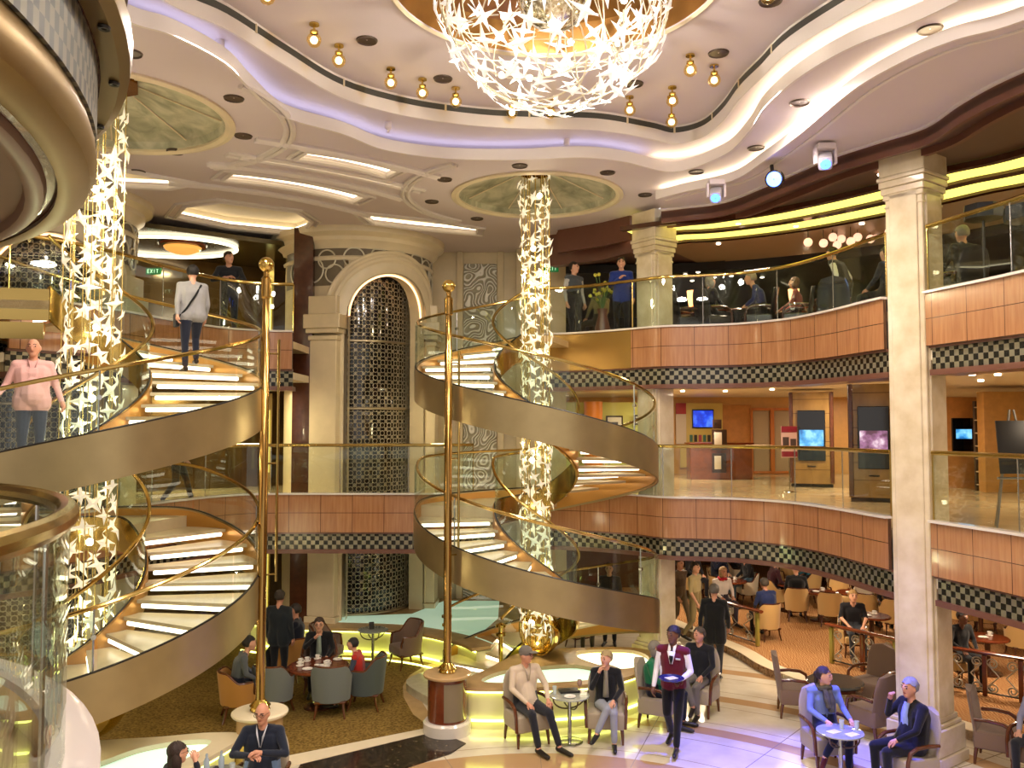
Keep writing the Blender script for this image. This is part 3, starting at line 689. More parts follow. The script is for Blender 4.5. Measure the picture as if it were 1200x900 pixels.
# ================================================================== GLASS RAILINGS
def railing(label, E, zc, h=.93, L=1.35, name='glass_railing', rr=.032):
    P = [Vector(p) for p in E]; S = [0]
    for i in range(1, len(P)): S.append(S[-1]+(P[i]-P[i-1]).length)
    def at(s):
        i = min(max(int(np.searchsorted(S, s))-1, 0), len(P)-2); return P[i].lerp(P[i+1], (s-S[i])/(S[i+1]-S[i]))
    t = thing(name, label, 'railing', (P[0].x, P[0].y, zc)); n = max(1, round(S[-1]/L))
    for k in range(n):
        a, b = S[-1]*k/n+.012, S[-1]*(k+1)/n-.012; pts = [at(a+(b-a)*j/6) for j in range(7)]
        g = MB(); g.wall(pts, zc+.005, zc+h-.03, .012); g.obj('glass_panel', glassM, t)
        if k:
            q = at(S[-1]*k/n); p = MB(); p.tube([(q.x, q.y, zc), (q.x, q.y, zc+h)], .009, 6); p.obj('post', steel, t)
    m = MB(); m.tube([(p.x, p.y, zc+h) for p in [at(S[-1]*i/60) for i in range(61)]], rr, 10); m.obj('handrail', brass, t)
    for s in (0, S[-1]):
        q = at(s); p = MB(); p.tube([(q.x, q.y, zc), (q.x, q.y, zc+h)], .014, 8); p.obj('post', brass, t)
    return t
IN = .06
for k, zf, lb in (('g7', Z7, 'short curved glass railing on the gold landing edge of the upper deck'), ('a6', Z6, 'glass railing with brass handrail along the middle deck between both stairs'), ('b6', Z6, 'curved glass railing of the middle deck in front of the wood kiosks'),
                  ('c6', Z6, 'glass railing of the middle deck beyond the big marble column, by the easel'), ('a7', Z7, 'glass railing of the upper deck lobby where a man leans'),
                  ('b7', Z7, 'curved glass railing of the upper lounge up to the marble column'), ('c7', Z7, 'glass railing of the upper lounge beyond the big marble column')):
    railing(lb, off(EC[k+'r'], IN), zf+.205)
# ================================================================== ROUND BALCONY close to the camera
BC = (-4.77, 2.0)
def lat(nm, prof, m_, n=96): m = MB(); m.lathe(prof, (BC[0], BC[1], 0), n); return struct(nm, m, m_)
lat('ceiling_balcony', [(.01, 5.7), (3.12, 5.7), (3.13, 5.66), (3.17, 5.655), (3.2, 5.67), (3.21, 5.7)], mat('balcony_brown', '6a5044', .35, noise=.06))
lat('trim_dark_flange', [(3.2, 5.7), (3.25, 5.71), (3.26, 5.70)], woodD)
lat('trim_gold_flange', [(3.25, 5.69), (3.31, 5.69), (3.37, 5.72), (3.395, 5.77), (3.39, 5.83), (3.375, 5.88), (3.35, 5.9)], mat('flange_gold', '80683a', .38, .7, noise=.1, ns=2))
m = MB(); m.wall(circ(BC, 3.37, 120), 5.88, 6.2, .02, True)
struct('trim_checker', m, ramp_tex('checker_near', 'ShaderNodeTexChecker', [(0, '3a3a3a'), (1, '74705e')], .5, .0, 'UV', (2.4, 1.5, 1), setup=setin(Scale=10.0), interp='CONSTANT'))
lat('trim_flange', [(3.34, 6.19), (3.38, 6.16), (3.41, 6.15)], woodD)
lat('trim_gold_flange', [(3.4, 6.15), (3.47, 6.14), (3.51, 6.17), (3.52, 6.24), (3.49, 6.3), (3.47, 6.52), (3.5, 6.54), (3.5, 6.6), (3.3, 6.6)], mat('flange_brown', '75603c', .3, .65, noise=.1, ns=2))
lat('floor_balcony', [(.01, 6.4), (3.3, 6.4), (3.3, 6.6)], deckfloor)
ringU = arc(BC, 3.42, R_(-40), R_(95), 40)
railing('glass railing on top of the round upper balcony beside the camera', ringU, 6.6)
lat('floor_balcony', [(.01, 3.2), (3.28, 3.2), (3.28, 3.4)], deckfloor)
lat('trim_curb', [(3.26, 3.38), (3.28, 3.405), (3.42, 3.405), (3.46, 3.39), (3.46, 3.3), (3.43, 3.28)], mat('balcony_curb', 'b0a6a2', .25, coat=.4))
lat('trim_fascia', [(3.43, 3.28), (3.43, 2.62), (3.36, 2.6), (3.3, 2.3), (.01, 2.3)], mat('balcony_white', 'a59b99', .25, coat=.4))
railing('glass railing with thick brass handrail on the round balcony beside the camera', arc(BC, 3.32, R_(-40), R_(100), 50), 3.405, h=.945, L=1.5, rr=.044)
for a, z, r in ((17, 6.135, 3.45), (26, 6.135, 3.45), (36, 6.135, 3.45), (47, 6.135, 3.45)):
    p = (BC[0]+r*math.cos(R_(a)), BC[1]+r*math.sin(R_(a)), z)
    m = MB(); m.lathe([(.01, -.004), (.02, -.006), (.023, .004), (.02, .01)], p, 14); tag(m.obj('downlight', dark), 'tiny recessed dark downlight in the gold rim of the round balcony', 'downlight', 'downlights in the balcony rim')
# ================================================================== BRASS POLES
for k, (x, y) in enumerate(((-1.0, 13.4), mir((-1.0, 13.4)))):
    nm = ('between the lounge carpet and the fountain pool', 'beside the first spiral staircase')[k]
    t = thing('pedestal', 'drum pedestal under the brass pole %s' % nm, 'pedestal', (x, y, 0))
    m = MB(); m.lathe([(.01, .86), (.36, .86), (.37, .875), (.37, .895), (.35, .91), (.01, .91)], (x, y, 0), 40); m.obj('stone_top', tanstone if k == 0 else stone2, t)
    m = MB(); m.lathe([(.3, .2), (.3, .86)], (x, y, 0), 40); m.obj('drum', woodM if k == 0 else tanstone, t)
    m = MB(); m.lathe([(.305, .24), (.31, .24), (.31, .8), (.305, .8), (.305, .24)], (x, y, 0), 10, R_(-95), R_(-35)); m.obj('grey_panel', mat('panel_taupe', '7d6f58', .4), t)
    m = MB(); m.lathe([(.37, 0), (.37, .17), (.34, .2), (.3, .2)], (x, y, 0), 40); m.obj('plinth', curbw, t)
    t = thing('brass_pole', 'tall ball-topped brass pole %s' % nm, 'pole', (x, y, .91))
    m = MB(); m.lathe([(.062, .99), (.062, 5.9), (.05, 5.92), (.05, 6.45), (.07, 6.47), (.07, 6.72), (.04, 6.76), (.04, 6.82)], (x, y, 0), 20); m.obj('shaft', mat('pole_brass', 'a8854a', .16, 1), t)
    m = MB(); m.lathe([(.12, .91), (.135, .93), (.12, .96), (.14, .98), (.1, 1.02), (.065, 1.06)], (x, y, 0), 24); m.obj('foot', brass2, t)
    m = MB(); m.sph((x, y, 6.92), .105, 20, 14); m.obj('ball', brass2, t)
    m = MB(); m.tube([(x+.16, y+.1, 2.6), (x+.16, y+.1, 5.9)], .02, 8)
    for z in (2.7, 4.2, 5.7): m.tube([(x, y, z), (x+.16, y+.1, z)], .012, 6)
    m.obj('side_rod', brass, t)
# ================================================================== CRYSTAL CHANDELIERS
starV = []
def starmesh(nt=4, r=1.0, th=.16, inner=.30, bend=-.12, seed=0):
    rnd = random.Random(seed); m = MB(); vs = []; n = nt*2
    for i in range(n):
        a = 2*PI*i/n; q = (r*(1+rnd.uniform(-.12, .12))) if i % 2 == 0 else inner
        vs.append((q*math.cos(a), q*math.sin(a), bend*r if i % 2 == 0 else 0))
    vs += [(0, 0, th), (0, 0, -th*.4)]
    fs = [(i, (i+1) % n, n) for i in range(n)]+[((i+1) % n, i, n+1) for i in range(n)]
    m.add(vs, fs); return m
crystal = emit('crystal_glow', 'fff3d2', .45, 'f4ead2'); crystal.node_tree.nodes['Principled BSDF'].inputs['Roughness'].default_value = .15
crystalW = emit('crystal_white_glow', 'fffaf0', .42, 'ffffff')  # bulb light on the stars is put in as a weak glow of their own
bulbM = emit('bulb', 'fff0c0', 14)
def place(me, nm, p, nrm, s, roll, mtl, parent):
    z = Vector(nrm).normalized(); x = z.orthogonal().normalized(); y = z.cross(x)
    M3 = Matrix((x, y, z)).transposed().to_4x4() @ Matrix.Rotation(roll, 4, 'Z')
    M3 = Matrix.Translation(p) @ M3 @ Matrix.Scale(s, 4)
    o = bpy.data.objects.new(nm, me); COL.objects.link(o); o.parent = parent; o.matrix_parent_inverse = wmat(parent).inverted(); o.matrix_basis = M3
    return o
def merge(me_list, mats, nm, parent, mtl):
    m = MB()
    for me, M in me_list: m.add([M @ v.co for v in me.vertices], [tuple(p.vertices) for p in me.polygons])
    o = m.obj(nm, mtl, parent, 20); o['kind'] = 'stuff'; return o
def orient(p, nrm, s, roll):
    z = Vector(nrm).normalized(); x = z.orthogonal().normalized(); y = z.cross(x)
    return Matrix.Translation(p) @ Matrix((x, y, z)).transposed().to_4x4() @ Matrix.Rotation(roll, 4, 'Z') @ Matrix.Scale(s, 4)
def column_chandelier(label, c, rad, z0, z1, ss, N, seed):
    rnd = random.Random(seed); t = thing('crystal_chandelier', label, 'chandelier', (c[0], c[1], z0))
    m = MB(); m.lathe([(.01, z1-.02), (rad*1.5, z1-.02), (rad*1.5, z1+.1), (rad*1.25, z1+.12), (.01, z1+.12)], (c[0], c[1], 0), 8); m.obj('canopy', mat('canopy_copper', '8a5a2c', .25, .9), t)
    m = MB(); m.lathe([(rad*.9, z1-.12), (rad*.98, z1-.12), (rad*.98, z1), (rad*.9, z1)], (c[0], c[1], 0), 24); m.obj('ring', brass2, t)
    m = MB()
    for i in range(16):
        a = 2*PI*i/16; rr = rad*(1 if i % 2 else .72); m.tube([(c[0]+rr*math.cos(a), c[1]+rr*math.sin(a), z0), (c[0]+rr*math.cos(a), c[1]+rr*math.sin(a), z1)], .007, 5)
    m.obj('rod_lattice', mat('rod_gold', 'e2c878', .2, .8), t)
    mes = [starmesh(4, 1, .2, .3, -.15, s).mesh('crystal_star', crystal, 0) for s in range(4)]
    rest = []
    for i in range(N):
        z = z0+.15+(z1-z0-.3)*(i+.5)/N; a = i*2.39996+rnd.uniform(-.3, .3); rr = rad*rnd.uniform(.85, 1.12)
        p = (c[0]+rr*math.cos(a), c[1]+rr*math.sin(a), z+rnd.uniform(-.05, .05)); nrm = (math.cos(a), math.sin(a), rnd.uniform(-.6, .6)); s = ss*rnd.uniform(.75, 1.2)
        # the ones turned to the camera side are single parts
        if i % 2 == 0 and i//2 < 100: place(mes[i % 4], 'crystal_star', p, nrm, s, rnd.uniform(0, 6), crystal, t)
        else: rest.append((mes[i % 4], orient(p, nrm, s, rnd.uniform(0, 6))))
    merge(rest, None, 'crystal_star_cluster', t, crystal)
    z = z1-.5; k = 0
    while z > z0+.2:
        m = MB(); m.sph((c[0]+.08*math.cos(k*2), c[1]+.08*math.sin(k*2), z), .05, 10, 8); m.obj('bulb', bulbM, t); z -= .95; k += 1
    # gold cradle at the foot
    m = MB()
    rows = []
    for i in range(13):
        lat_ = R_(-90)+R_(125)*i/12
        rows.append([(c[0]+.02+rad*1.55*math.cos(lat_)*math.cos(a), c[1]+.02+rad*1.55*math.cos(lat_)*math.sin(a), z0+.25+rad*1.55*math.sin(lat_)) for a in [R_(-50)+R_(190)*j/20 for j in range(21)]])
    m.grid(rows); o = m.obj('gold_cradle', brass2, t); so = o.modifiers.new('t', 'SOLIDIFY'); so.thickness = .03
    return t
column_chandelier('slim column of crystal stars hanging through the central spiral stair', C2, .27, .85, 9.36, .13, 240, 3)
column_chandelier('wide column of crystal stars hanging through the spiral stair near the round balcony', C1, .36, .9, 9.38, .15, 230, 5)
# ---- the big globe
def globe():
    rnd = random.Random(11); c = Vector((GC[0], GC[1], 9.4)); R = 1.29
    t = thing('globe_chandelier', 'huge globe chandelier of white glass stars under the copper ceiling dome', 'chandelier', tuple(c))
    m = MB()
    for i in range(46):
        ax = Vector((rnd.gauss(0, 1), rnd.gauss(0, 1), rnd.gauss(0, 1))).normalized(); a = ax.orthogonal().normalized(); b = ax.cross(a); k0 = rnd.uniform(0, 6); h = rnd.uniform(.4, .97)
        rr = R*.97; pts = [c+(ax*h+(a*math.cos(k0+q)+b*math.sin(k0+q))*math.sqrt(1-h*h))*rr for q in np.linspace(0, rnd.uniform(2.5, 5), 22)]
        m.tube(pts, .008, 4)
    m.obj('wire_frame', mat('wire_cream', 'efe6cc', .3, .4), t)
    m = MB(); m.lathe([(.01, 9.9), (.5, 9.9), (.55, 10.0), (.4, 10.2), (.01, 10.2)], (c.x, c.y, 0), 32); m.tube([(c.x, c.y, 9.4), (c.x, c.y, 10.2)], .05, 8); m.obj('ceiling_rose', brass2, t)
    m = MB(); m.sph(c, .42, 24, 16); m.obj('mirror_core', mat('core_mirror', 'cfc6b0', .12, 1), t)
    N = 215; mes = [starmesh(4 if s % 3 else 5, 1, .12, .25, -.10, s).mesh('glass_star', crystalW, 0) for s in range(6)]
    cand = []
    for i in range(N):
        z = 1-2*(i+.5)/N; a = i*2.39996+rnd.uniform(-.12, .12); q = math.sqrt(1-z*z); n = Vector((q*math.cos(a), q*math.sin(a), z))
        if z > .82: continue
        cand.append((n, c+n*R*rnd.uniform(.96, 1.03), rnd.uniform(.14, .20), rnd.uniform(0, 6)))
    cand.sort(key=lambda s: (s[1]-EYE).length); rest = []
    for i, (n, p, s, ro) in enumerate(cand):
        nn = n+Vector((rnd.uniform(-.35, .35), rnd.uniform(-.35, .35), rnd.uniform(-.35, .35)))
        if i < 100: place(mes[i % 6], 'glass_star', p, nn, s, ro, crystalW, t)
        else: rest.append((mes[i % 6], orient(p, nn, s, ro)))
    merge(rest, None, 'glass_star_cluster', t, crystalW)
    for i in range(26):
        z = 1-2*(i+.5)/26; a = i*2.39996; q = math.sqrt(1-z*z); p = c+Vector((q*math.cos(a), q*math.sin(a), z))*R*.8
        if z > .7: continue
        m = MB(); m.sph(p, .035, 10, 8); m.obj('bulb', emit('globe_bulb', 'fff4dc', 12), t)
globe()
# ---- little crystal ball pendants round the globe
pb = [(313, -4), (368, 47), (397, 71), (458, 97), (495, 109), (534, 119), (600, 132), (645, 132), (738, 129), (788, 118), (787, 143), (809, 82), (837, 94), (900, -5)]
ordn = 'first second third fourth fifth sixth seventh eighth ninth tenth eleventh twelfth thirteenth fourteenth'.split()
ballM = glass('pendant_crystal', (1.0, .86, .52), 1.0, .05)
for i, (px, py) in enumerate(pb):
    z = 9.3 if py != 143 else 9.12; x, y = G(px, py, z)
    t = thing('crystal_pendant', 'small crystal ball ceiling lamp, %s along the arc round the globe chandelier' % ordn[i], 'pendant lamp', (x, y, z), 0, 'crystal ball lamps on the upper ceiling')
    m = MB(); m.sph((x, y, z), .088, 9, 7); o = m.obj('crystal_ball', ballM, t, 0); m = MB(); m.sph((x, y, z), .045, 10, 8); m.obj('bulb', emit('pendant_bulb', 'fff0c8', 7), t)
    m = MB(); m.lathe([(.02, .07), (.05, .08), (.05, .11), (.015, .13), (.012, ZA-z)], (x, y, z), 12); m.obj('stem', brass2, t)
    m = MB(); m.lathe([(.01, ZA-z-.02), (.06, ZA-z-.02), (.06, ZA-z)], (x, y, z), 14); m.obj('ceiling_plate', brass2, t)
# ---- dark ceiling cans, sprinklers, moving heads
cans = [(153, 62, ZC), (274, 115, ZC), (285, 159, ZC), (205, 178, ZC), (161, 201, ZC), (430, 47, ZA), (519, 92, ZA), (743, 98, ZA), (842, 62, ZA), (1090, 34, ZC), (937, 120, ZC), (886, 173, ZC), (816, 201, ZC), (609, 194, ZC), (712, 202, ZC), (756, 228, ZC), (521, 210, ZC), (506, 236, ZC), (559, 256, ZC), (903, 1, ZA)]
for i, (px, py, z) in enumerate(cans):
    x, y = G(px, py, z)
    m = MB(); m.lathe([(.01, .0), (.11, -.005), (.125, -.02), (.135, .0), (.13, .02)], (x, y, z), 20); m.mi = 0
    tag(m.obj('downlight', mat('can_dark', '4f4038', .4, .3)), 'dark round recessed ceiling downlight on the %s ceiling tier' % ('upper' if z == ZA else 'lower'), 'downlight', 'dark downlights, upper tier' if z == ZA else 'dark downlights, lower tier')
for i, (px, py, z) in enumerate([(258, 47, ZB), (455, 143, ZB), (664, 163, ZB), (951, 150, ZC-.02), (1037, 85, ZC-.02)]):
    x, y = G(px, py, z); m = MB(); m.lathe([(.05, .0), (.05, -.1), (.02, -.12), (.015, -.15), (.035, -.155), (.01, -.16)], (x, y, z), 14)
    tag(m.obj('sprinkler', whitepaint), ('white ceiling sprinkler above the first staircase', 'white ceiling sprinkler before the coffers', 'white ceiling sprinkler under the globe chandelier', 'white sprinkler in the lit cove over the lounge edge', 'white sprinkler in the lit cove, further from the globe')[i], 'sprinkler')
def moving_head(px, py, label, on=False):
    x, y = G(px, py, 8.55); t = thing('moving_head_spotlight', label, 'stage light', (x, y, 8.55))
    m = MB(); m.rbox((x, y, 8.73), (.26, .2, .09), .02); m.obj('base_box', whitepaint, t)
    m = MB()
    for s in (-1, 1): m.rbox((x+s*.14, y, 8.6), (.04, .1, .24), .012)
    m.obj('yoke', whitepaint, t)
    m = MB(); d = Vector((-.25, -.75, -.6)).normalized(); q = d.to_track_quat('Z', 'Y').to_matrix().to_4x4()
    m.rbox((x, y, 8.53), (.2, .2, .27), .05, M=q); m.obj('lamp_head', mat('head_grey', 'b9b4be', .35), t)
    m = MB(); p = Vector((x, y, 8.53))+d*.137; m.lathe([(.01, .02), (.07, .012), (.075, 0), (.01, -.01)], (0, 0, 0), 16); m.v = [tuple(p+(q @ Vector(v))) for v in m.v]; m.obj('lens', emit('lens_blue', '3a6cff', 6), t)
    return Vector((x, y, 8.5))
MH1 = moving_head(967, 187, 'white moving-head stage light under the ceiling edge beside the big column')
MH2 = moving_head(839, 227, 'white moving-head stage light under the ceiling edge above the lounge')
x, y = G(907, 210, 8.5)
t = thing('blue_spotlight', 'round bright blue spotlight between the two moving-head lights', 'stage light', (x, y, 8.5))
m = MB(); q = Vector((-.5, -.8, -.3)).normalized(); Q = q.to_track_quat('Z', 'Y').to_matrix().to_4x4()
m.lathe([(.01, -.2), (.12, -.18), (.14, 0), (.12, .01)], (0, 0, 0), 20); m.v = [tuple(Vector((x, y, 8.5))+(Q @ Vector(v))) for v in m.v]; m.tube([(x, y+.05, 8.5), (x, y+.1, 8.75)], .03, 6); m.obj('housing', dark, t)
m = MB(); m.lathe([(.01, .02), (.1, .012), (.115, 0), (.01, -.005)], (0, 0, 0), 20); m.v = [tuple(Vector((x, y, 8.5))+(Q @ Vector(v))) for v in m.v]; m.obj('lens', emit('lens_bright', '4a6cff', 9), t)
SP = Vector((x, y, 8.5))
# ================================================================== FOUNTAIN POOLS
poolM = emit('pool_glow', 'ccf4d8', .75, 'dff5e6'); poolB = emit('pool_bright', 'f6ffd8', 1.5, 'ffffff')  # water surfaces glow themselves in place of lamps below them
def pool(label, fn, rim):
    t = thing('fountain_pool', label, 'fountain', fn((.6, 15.0))+(0,))
    out = [fn(p) for p in cr([(-.75, 13.5), (0, 13.45), (.7, 13.5), (1.5, 13.75), (2.1, 14.25), (2.55, 14.8), (2.65, 15.4), (2.2, 15.85), (1.3, 15.85), (.7, 15.75), (.15, 15.5), (-.15, 15.0), (-.4, 14.5), (-.72, 13.95)], 6, True)]
    bA = [fn(p) for p in cr([(-.45, 13.75), (.2, 13.7), (.9, 13.76), (1.45, 13.98), (1.55, 14.3), (1.1, 14.72), (.4, 14.6), (-.05, 14.45), (-.38, 14.1)], 5, True)]
    bB = [fn(p) for p in cr([(1.2, 15.1), (1.75, 14.5), (2.2, 14.7), (2.4, 15.2), (2.2, 15.65), (1.7, 15.72), (1.2, 15.6)], 5, True)]
    cx = np.mean(np.array(out), 0)
    m = MB(); m.poly([out, bA, bB], .6, .66); m.obj('stone_rim', rim, t)
    ins = [tuple(cx+(np.array(p)-cx)*.95) for p in out]
    m = MB(); m.poly([ins], 0, .57, top=True); m.obj('basin_wall', mat('pool_wall', 'ddd8a8', .4), t)
    for b, mm in ((bA, poolM), (bB, poolB)): m = MB(); m.poly([b], .585, .595); m.obj('water', mm, t)
    for z, k in ((.575, .965), (.14, .968)):
        m = MB(); m.tube([tuple(cx+(np.array(p)-cx)*k)+(z,) for p in out], .022, 5, closed=True); m.obj('light_line', ledY, t)
    return t
pool('low stone-rimmed fountain pool lit from inside under the central spiral stair', lambda p: p, tanstone)
pool('pale stone-rimmed lit pool under the first spiral stair, behind the bald man', lambda p: mir(p), stone2)
bo = cr([(-5.6, 18.3), (-4.6, 17.85), (-3.5, 17.7), (-2.5, 17.55), (-1.7, 17.15), (-1.0, 16.5), (-.75, 16.1)], 6)
bi = [(-.4, 16.3), (-.2, 17.4), (.3, 18.4), (.4, 20.7), (-2.0, 20.7), (-4.4, 19.2), (-5.6, 19.2)]
t = thing('planter_pool', 'long curved bench pool with turquoise water in front of the lattice lift screen', 'fountain', (-3, 18, 0))
bi2 = bi[:]
m = MB(); m.poly([bo+bi2], .52, .58, ); m.obj('stone_rim', tanstone, t)
m = MB(); m.poly([off(bo, -.1)+bi2], 0, .5); m.obj('basin_wall', mat('pool_wall', 'ddd8a8', .4), t)
wat = off(bo, -.5)+[(-.7, 16.9), (-.3, 18.6), (-.3, 20.4), (-1.6, 20.4), (-2.2, 19.0), (-4.4, 18.6), (-5.2, 18.6)]
m = MB(); m.poly([wat], .582, .59); m.obj('water', emit('pool_turquoise_glow', 'c4ecd0', .32, 'd2e6d6'), t)  # light from under the water put in as a dim surface glow
for z, d in ((.5, -.08), (.10, -.06), (.02, .18)):
    m = MB(); m.tube([p+(z,) for p in off(bo, d)], .02, 5); m.obj('light_line', ledY, t)
# marble platform at the stair foot
m = MB(); m.poly([cr([(-1.9, 15.6), (-1.4, 14.6), (-.9, 13.9), (-.5, 14.2), (-.2, 15.0), (.2, 15.8), (-.5, 16.3), (-1.2, 16.5)], 5, True)], 0, .15); struct('floor_platform', m, mat('grey_marble', 'b9b49a', .2, noise=.1, coat=.3))
# ================================================================== PEOPLE
SKINS = dict(a='c98f72', b='d6a083', c='6a4430', d='b67c5c')
def clothm(c): return mat('cloth_'+c, c, .85, 0, .2, sheen=.2, bump=.25, bs=90)
def skinm(k): return mat('skin_'+k, SKINS[k], .5)
def hairm(c): return mat('hair_'+c, c, .6, bump=.4, bs=140)
eyem = mat('eye_dark', '1c1512', .2); lipm = mat('lips', '99503f', .5)
def capsule(m, a, b, ra, rb):
    a, b = Vector(a), Vector(b); d = b-a
    d = d.normalized() if d.length > 1e-6 else Vector((0, 0, 1))
    pts = [a-d*ra*.98, a-d*ra*.85, a-d*ra*.5, a, b+d*1e-4, b+d*rb*.5, b+d*rb*.85, b+d*rb*.98]
    m.tube(pts, [ra*.15, ra*.53, ra*.87, ra, rb, rb*.87, rb*.53, rb*.15], 10)
STAND = dict(pel=(0, 0, .96), wst=(0, 0, 1.1), che=(0, 0, 1.3), nek=(0, .01, 1.48), hed=(0, -.02, 1.635), shl=(.185, 0, 1.41), shr=(-.185, 0, 1.41), ell=(.245, .03, 1.13), elr=(-.245, .03, 1.13),
             wrl=(.25, -.05, .89), wrr=(-.25, -.05, .89), hpl=(.09, 0, .93), hpr=(-.09, 0, .93), knl=(.1, -.02, .5), knr=(-.1, -.02, .5), anl=(.1, .03, .085), anr=(-.1, .03, .085), tol=(.13, -.15, .04), tor=(-.13, -.15, .04))
SIT = dict(pel=(0, .03, .55), wst=(0, .07, .70), che=(0, .08, .92), nek=(0, .06, 1.10), hed=(0, .02, 1.25), shl=(.185, .07, 1.03), shr=(-.185, .07, 1.03), ell=(.25, -.02, .79), elr=(-.25, -.02, .79),
           wrl=(.15, -.25, .66), wrr=(-.15, -.25, .66), hpl=(.09, .0, .54), hpr=(-.09, .0, .54), knl=(.12, -.42, .53), knr=(-.12, -.42, .53), anl=(.12, -.40, .085), anr=(-.12, -.40, .085), tol=(.14, -.58, .04), tor=(-.14, -.58, .04))
WALK = dict(STAND, knl=(.1, -.16, .52), anl=(.1, -.27, .10), tol=(.12, -.45, .07), knr=(-.1, .0, .5), anr=(-.1, .25, .14), tor=(-.11, .09, .05), wrl=(.25, .12, .92), ell=(.25, .10, 1.13), wrr=(-.25, -.18, .92), elr=(-.25, -.03, 1.13))
SITX = dict(SIT, knr=(-.06, -.42, .60), anr=(.10, -.52, .24), tor=(.12, -.68, .16))
def lean(J, d):     # push the upper body forward
    J = dict(J)
    for k in ('che', 'nek', 'hed', 'shl', 'shr', 'ell', 'elr', 'wst'):
        x, y, z = J[k]; f = max(0, (z-J['pel'][2])/.7); J[k] = (x, y-d*f, z-.25*d*f)
    return J
def hand(m, wr, d, nrm, side):
    d = Vector(d).normalized(); n = (Vector(nrm)-d*Vector(nrm).dot(d)).normalized(); s = d.cross(n)*side; p = Vector(wr)
    b = p+d*.075
    for k, (L, o) in enumerate(((.066, .03), (.076, .01), (.07, -.01), (.054, -.03))):
        q = b+s*o; k1 = q+d*L*.5+n*L*.12; k2 = k1+d*L*.3+n*L*.3; k3 = k2+d*L*.1+n*L*.28
        m.tube([q-d*.02, q, k1, k2, k3], [.0095, .0095, .009, .008, .005], 6)
    q = p+d*.03+s*.032; m.tube([q-s*.012, q+s*.018+d*.02+n*.008, q+s*.026+d*.05+n*.02, q+s*.02+d*.07+n*.028], [.011, .0105, .009, .006], 6)
def person(label, loc, face, J, top, bot, skin='a', hair=('short', '3a2a1c'), H=1.72, shoe='1a1614', fat=1.0, hz=0, hx=0, ov=None, sleeve=None, bare=False, vox=.018, jacket=0, shorts=False, group=None, extra=None):
    J = dict(J); J.update(ov or {}); V = {k: Vector(v) for k, v in J.items()}
    Hm = Matrix.Rotation(R_(hz), 3, 'Z') @ Matrix.Rotation(R_(hx), 3, 'X')
    segs = []; hd = V['hed']
    def S(a, b, ra, rb, mi): segs.append((Vector(a), Vector(b), ra, rb, mi))
    f = fat
    for s in (-1, 1):
        x = Vector((s, 0, 0))
        S(V['che']+x*.075*f+Vector((0, .005, 0)), V['wst']+x*.06*f, .115*f, .108*f, 1); S(V['wst']+x*.06*f, V['pel']+x*.065*f+Vector((0, 0, -.0)), .11*f, .122*f, 1 if jacket else 2)
        if jacket: S(V['pel']+x*.07*f, V['pel']+x*.078*f+Vector((0, 0, -jacket)), .125*f, .118*f, 1)
    if fat > 1.08: S(V['che']+Vector((0, -.03, -.1)), V['pel']+Vector((0, -.05, .06)), .10*f, .135*f, 1)
    S(V['wst']-Vector((0, 0, .0)), V['che'], .1*f, .12*f, 1)
    S(V['shl'], V['shr'], .068, .068, 1); S(V['nek']+Vector((.05, .01, -.03)), V['shl'], .045, .06, 1); S(V['nek']+Vector((-.05, .01, -.03)), V['shr'], .045, .06, 1)
    S(V['nek']-Vector((0, 0, .05)), hd+Hm @ Vector((0, .02, -.06)), .054, .05, 0)
    am = 4 if sleeve else 1
    for q in 'lr':
        S(V['sh'+q], V['el'+q], .058*(.5+f/2), .046, am)
        d = (V['wr'+q]-V['el'+q])
        if bare: S(V['el'+q], V['wr'+q], .042, .03, 0)
        else: S(V['el'+q], V['el'+q]+d*.92, .045, .036, am)
        dn = d.normalized(); S(V['wr'+q]-dn*.02, V['wr'+q]+dn*.07, .027, .033, 0)
        S(V['hp'+q], V['kn'+q], .094*(.4+.6*f), .066, 2)
        ak = V['an'+q]
        if shorts: S(V['kn'+q], ak, .05, .036, 0)
        else: S(V['kn'+q], ak+(V['kn'+q]-ak)*.12, .062, .05, 2); S(ak+(V['kn'+q]-ak)*.12, ak, .035, .034, 0)
        td = V['to'+q]-ak; h = ak+Vector((0, 0, -.025))-Vector((td.x, td.y, 0)).normalized()*.03
        S(h, V['to'+q], .044, .036, 3); S(V['to'+q], V['to'+q]+Vector((td.x, td.y, 0)).normalized()*.045, .038, .03, 3)
    m = MB()
    for a, b, ra, rb, mi in segs: capsule(m, a, b, ra, rb)
    H4 = Hm.to_4x4()
    def hp(x, y, z): return hd+Hm @ Vector((x, y, z))
    m.sph(hd, (.077, .097, .115), 16, 12, H4); m.sph(hp(0, -.042, -.082), (.047, .045, .045), 10, 8, H4); m.sph(hp(0, -.1, -.018), (.015, .02, .026), 8, 6, H4); m.sph(hp(0, -.09, .015), (.045, .02, .02), 8, 6, H4)
    for s in (-1, 1): m.sph(hp(s*.08, .008, -.01), (.012, .024, .034), 8, 6, H4)
    segs.append((hd, hd, .1, .1, 0)); segs.append((hp(0, -.04, -.08), hp(0, -.04, -.08), .05, .05, 0))
    o = bpy.data.objects.new('tmp', m.mesh('tmp', [], 0)); COL.objects.link(o)
    r = o.modifiers.new('r', 'REMESH'); r.mode = 'VOXEL'; r.voxel_size = vox
    sm = o.modifiers.new('s', 'SMOOTH'); sm.iterations = 7; sm.factor = .5
    dg = bpy.context.evaluated_depsgraph_get(); me0 = bpy.data.meshes.new_from_object(o.evaluated_get(dg)); bpy.data.objects.remove(o)
    nv = len(me0.vertices); co_ = np.empty(nv*3); me0.vertices.foreach_get('co', co_); co_ = co_.reshape(-1, 3)
    fc = np.empty(len(me0.polygons)*3); me0.polygons.foreach_get('center', fc); fc = fc.reshape(-1, 3)
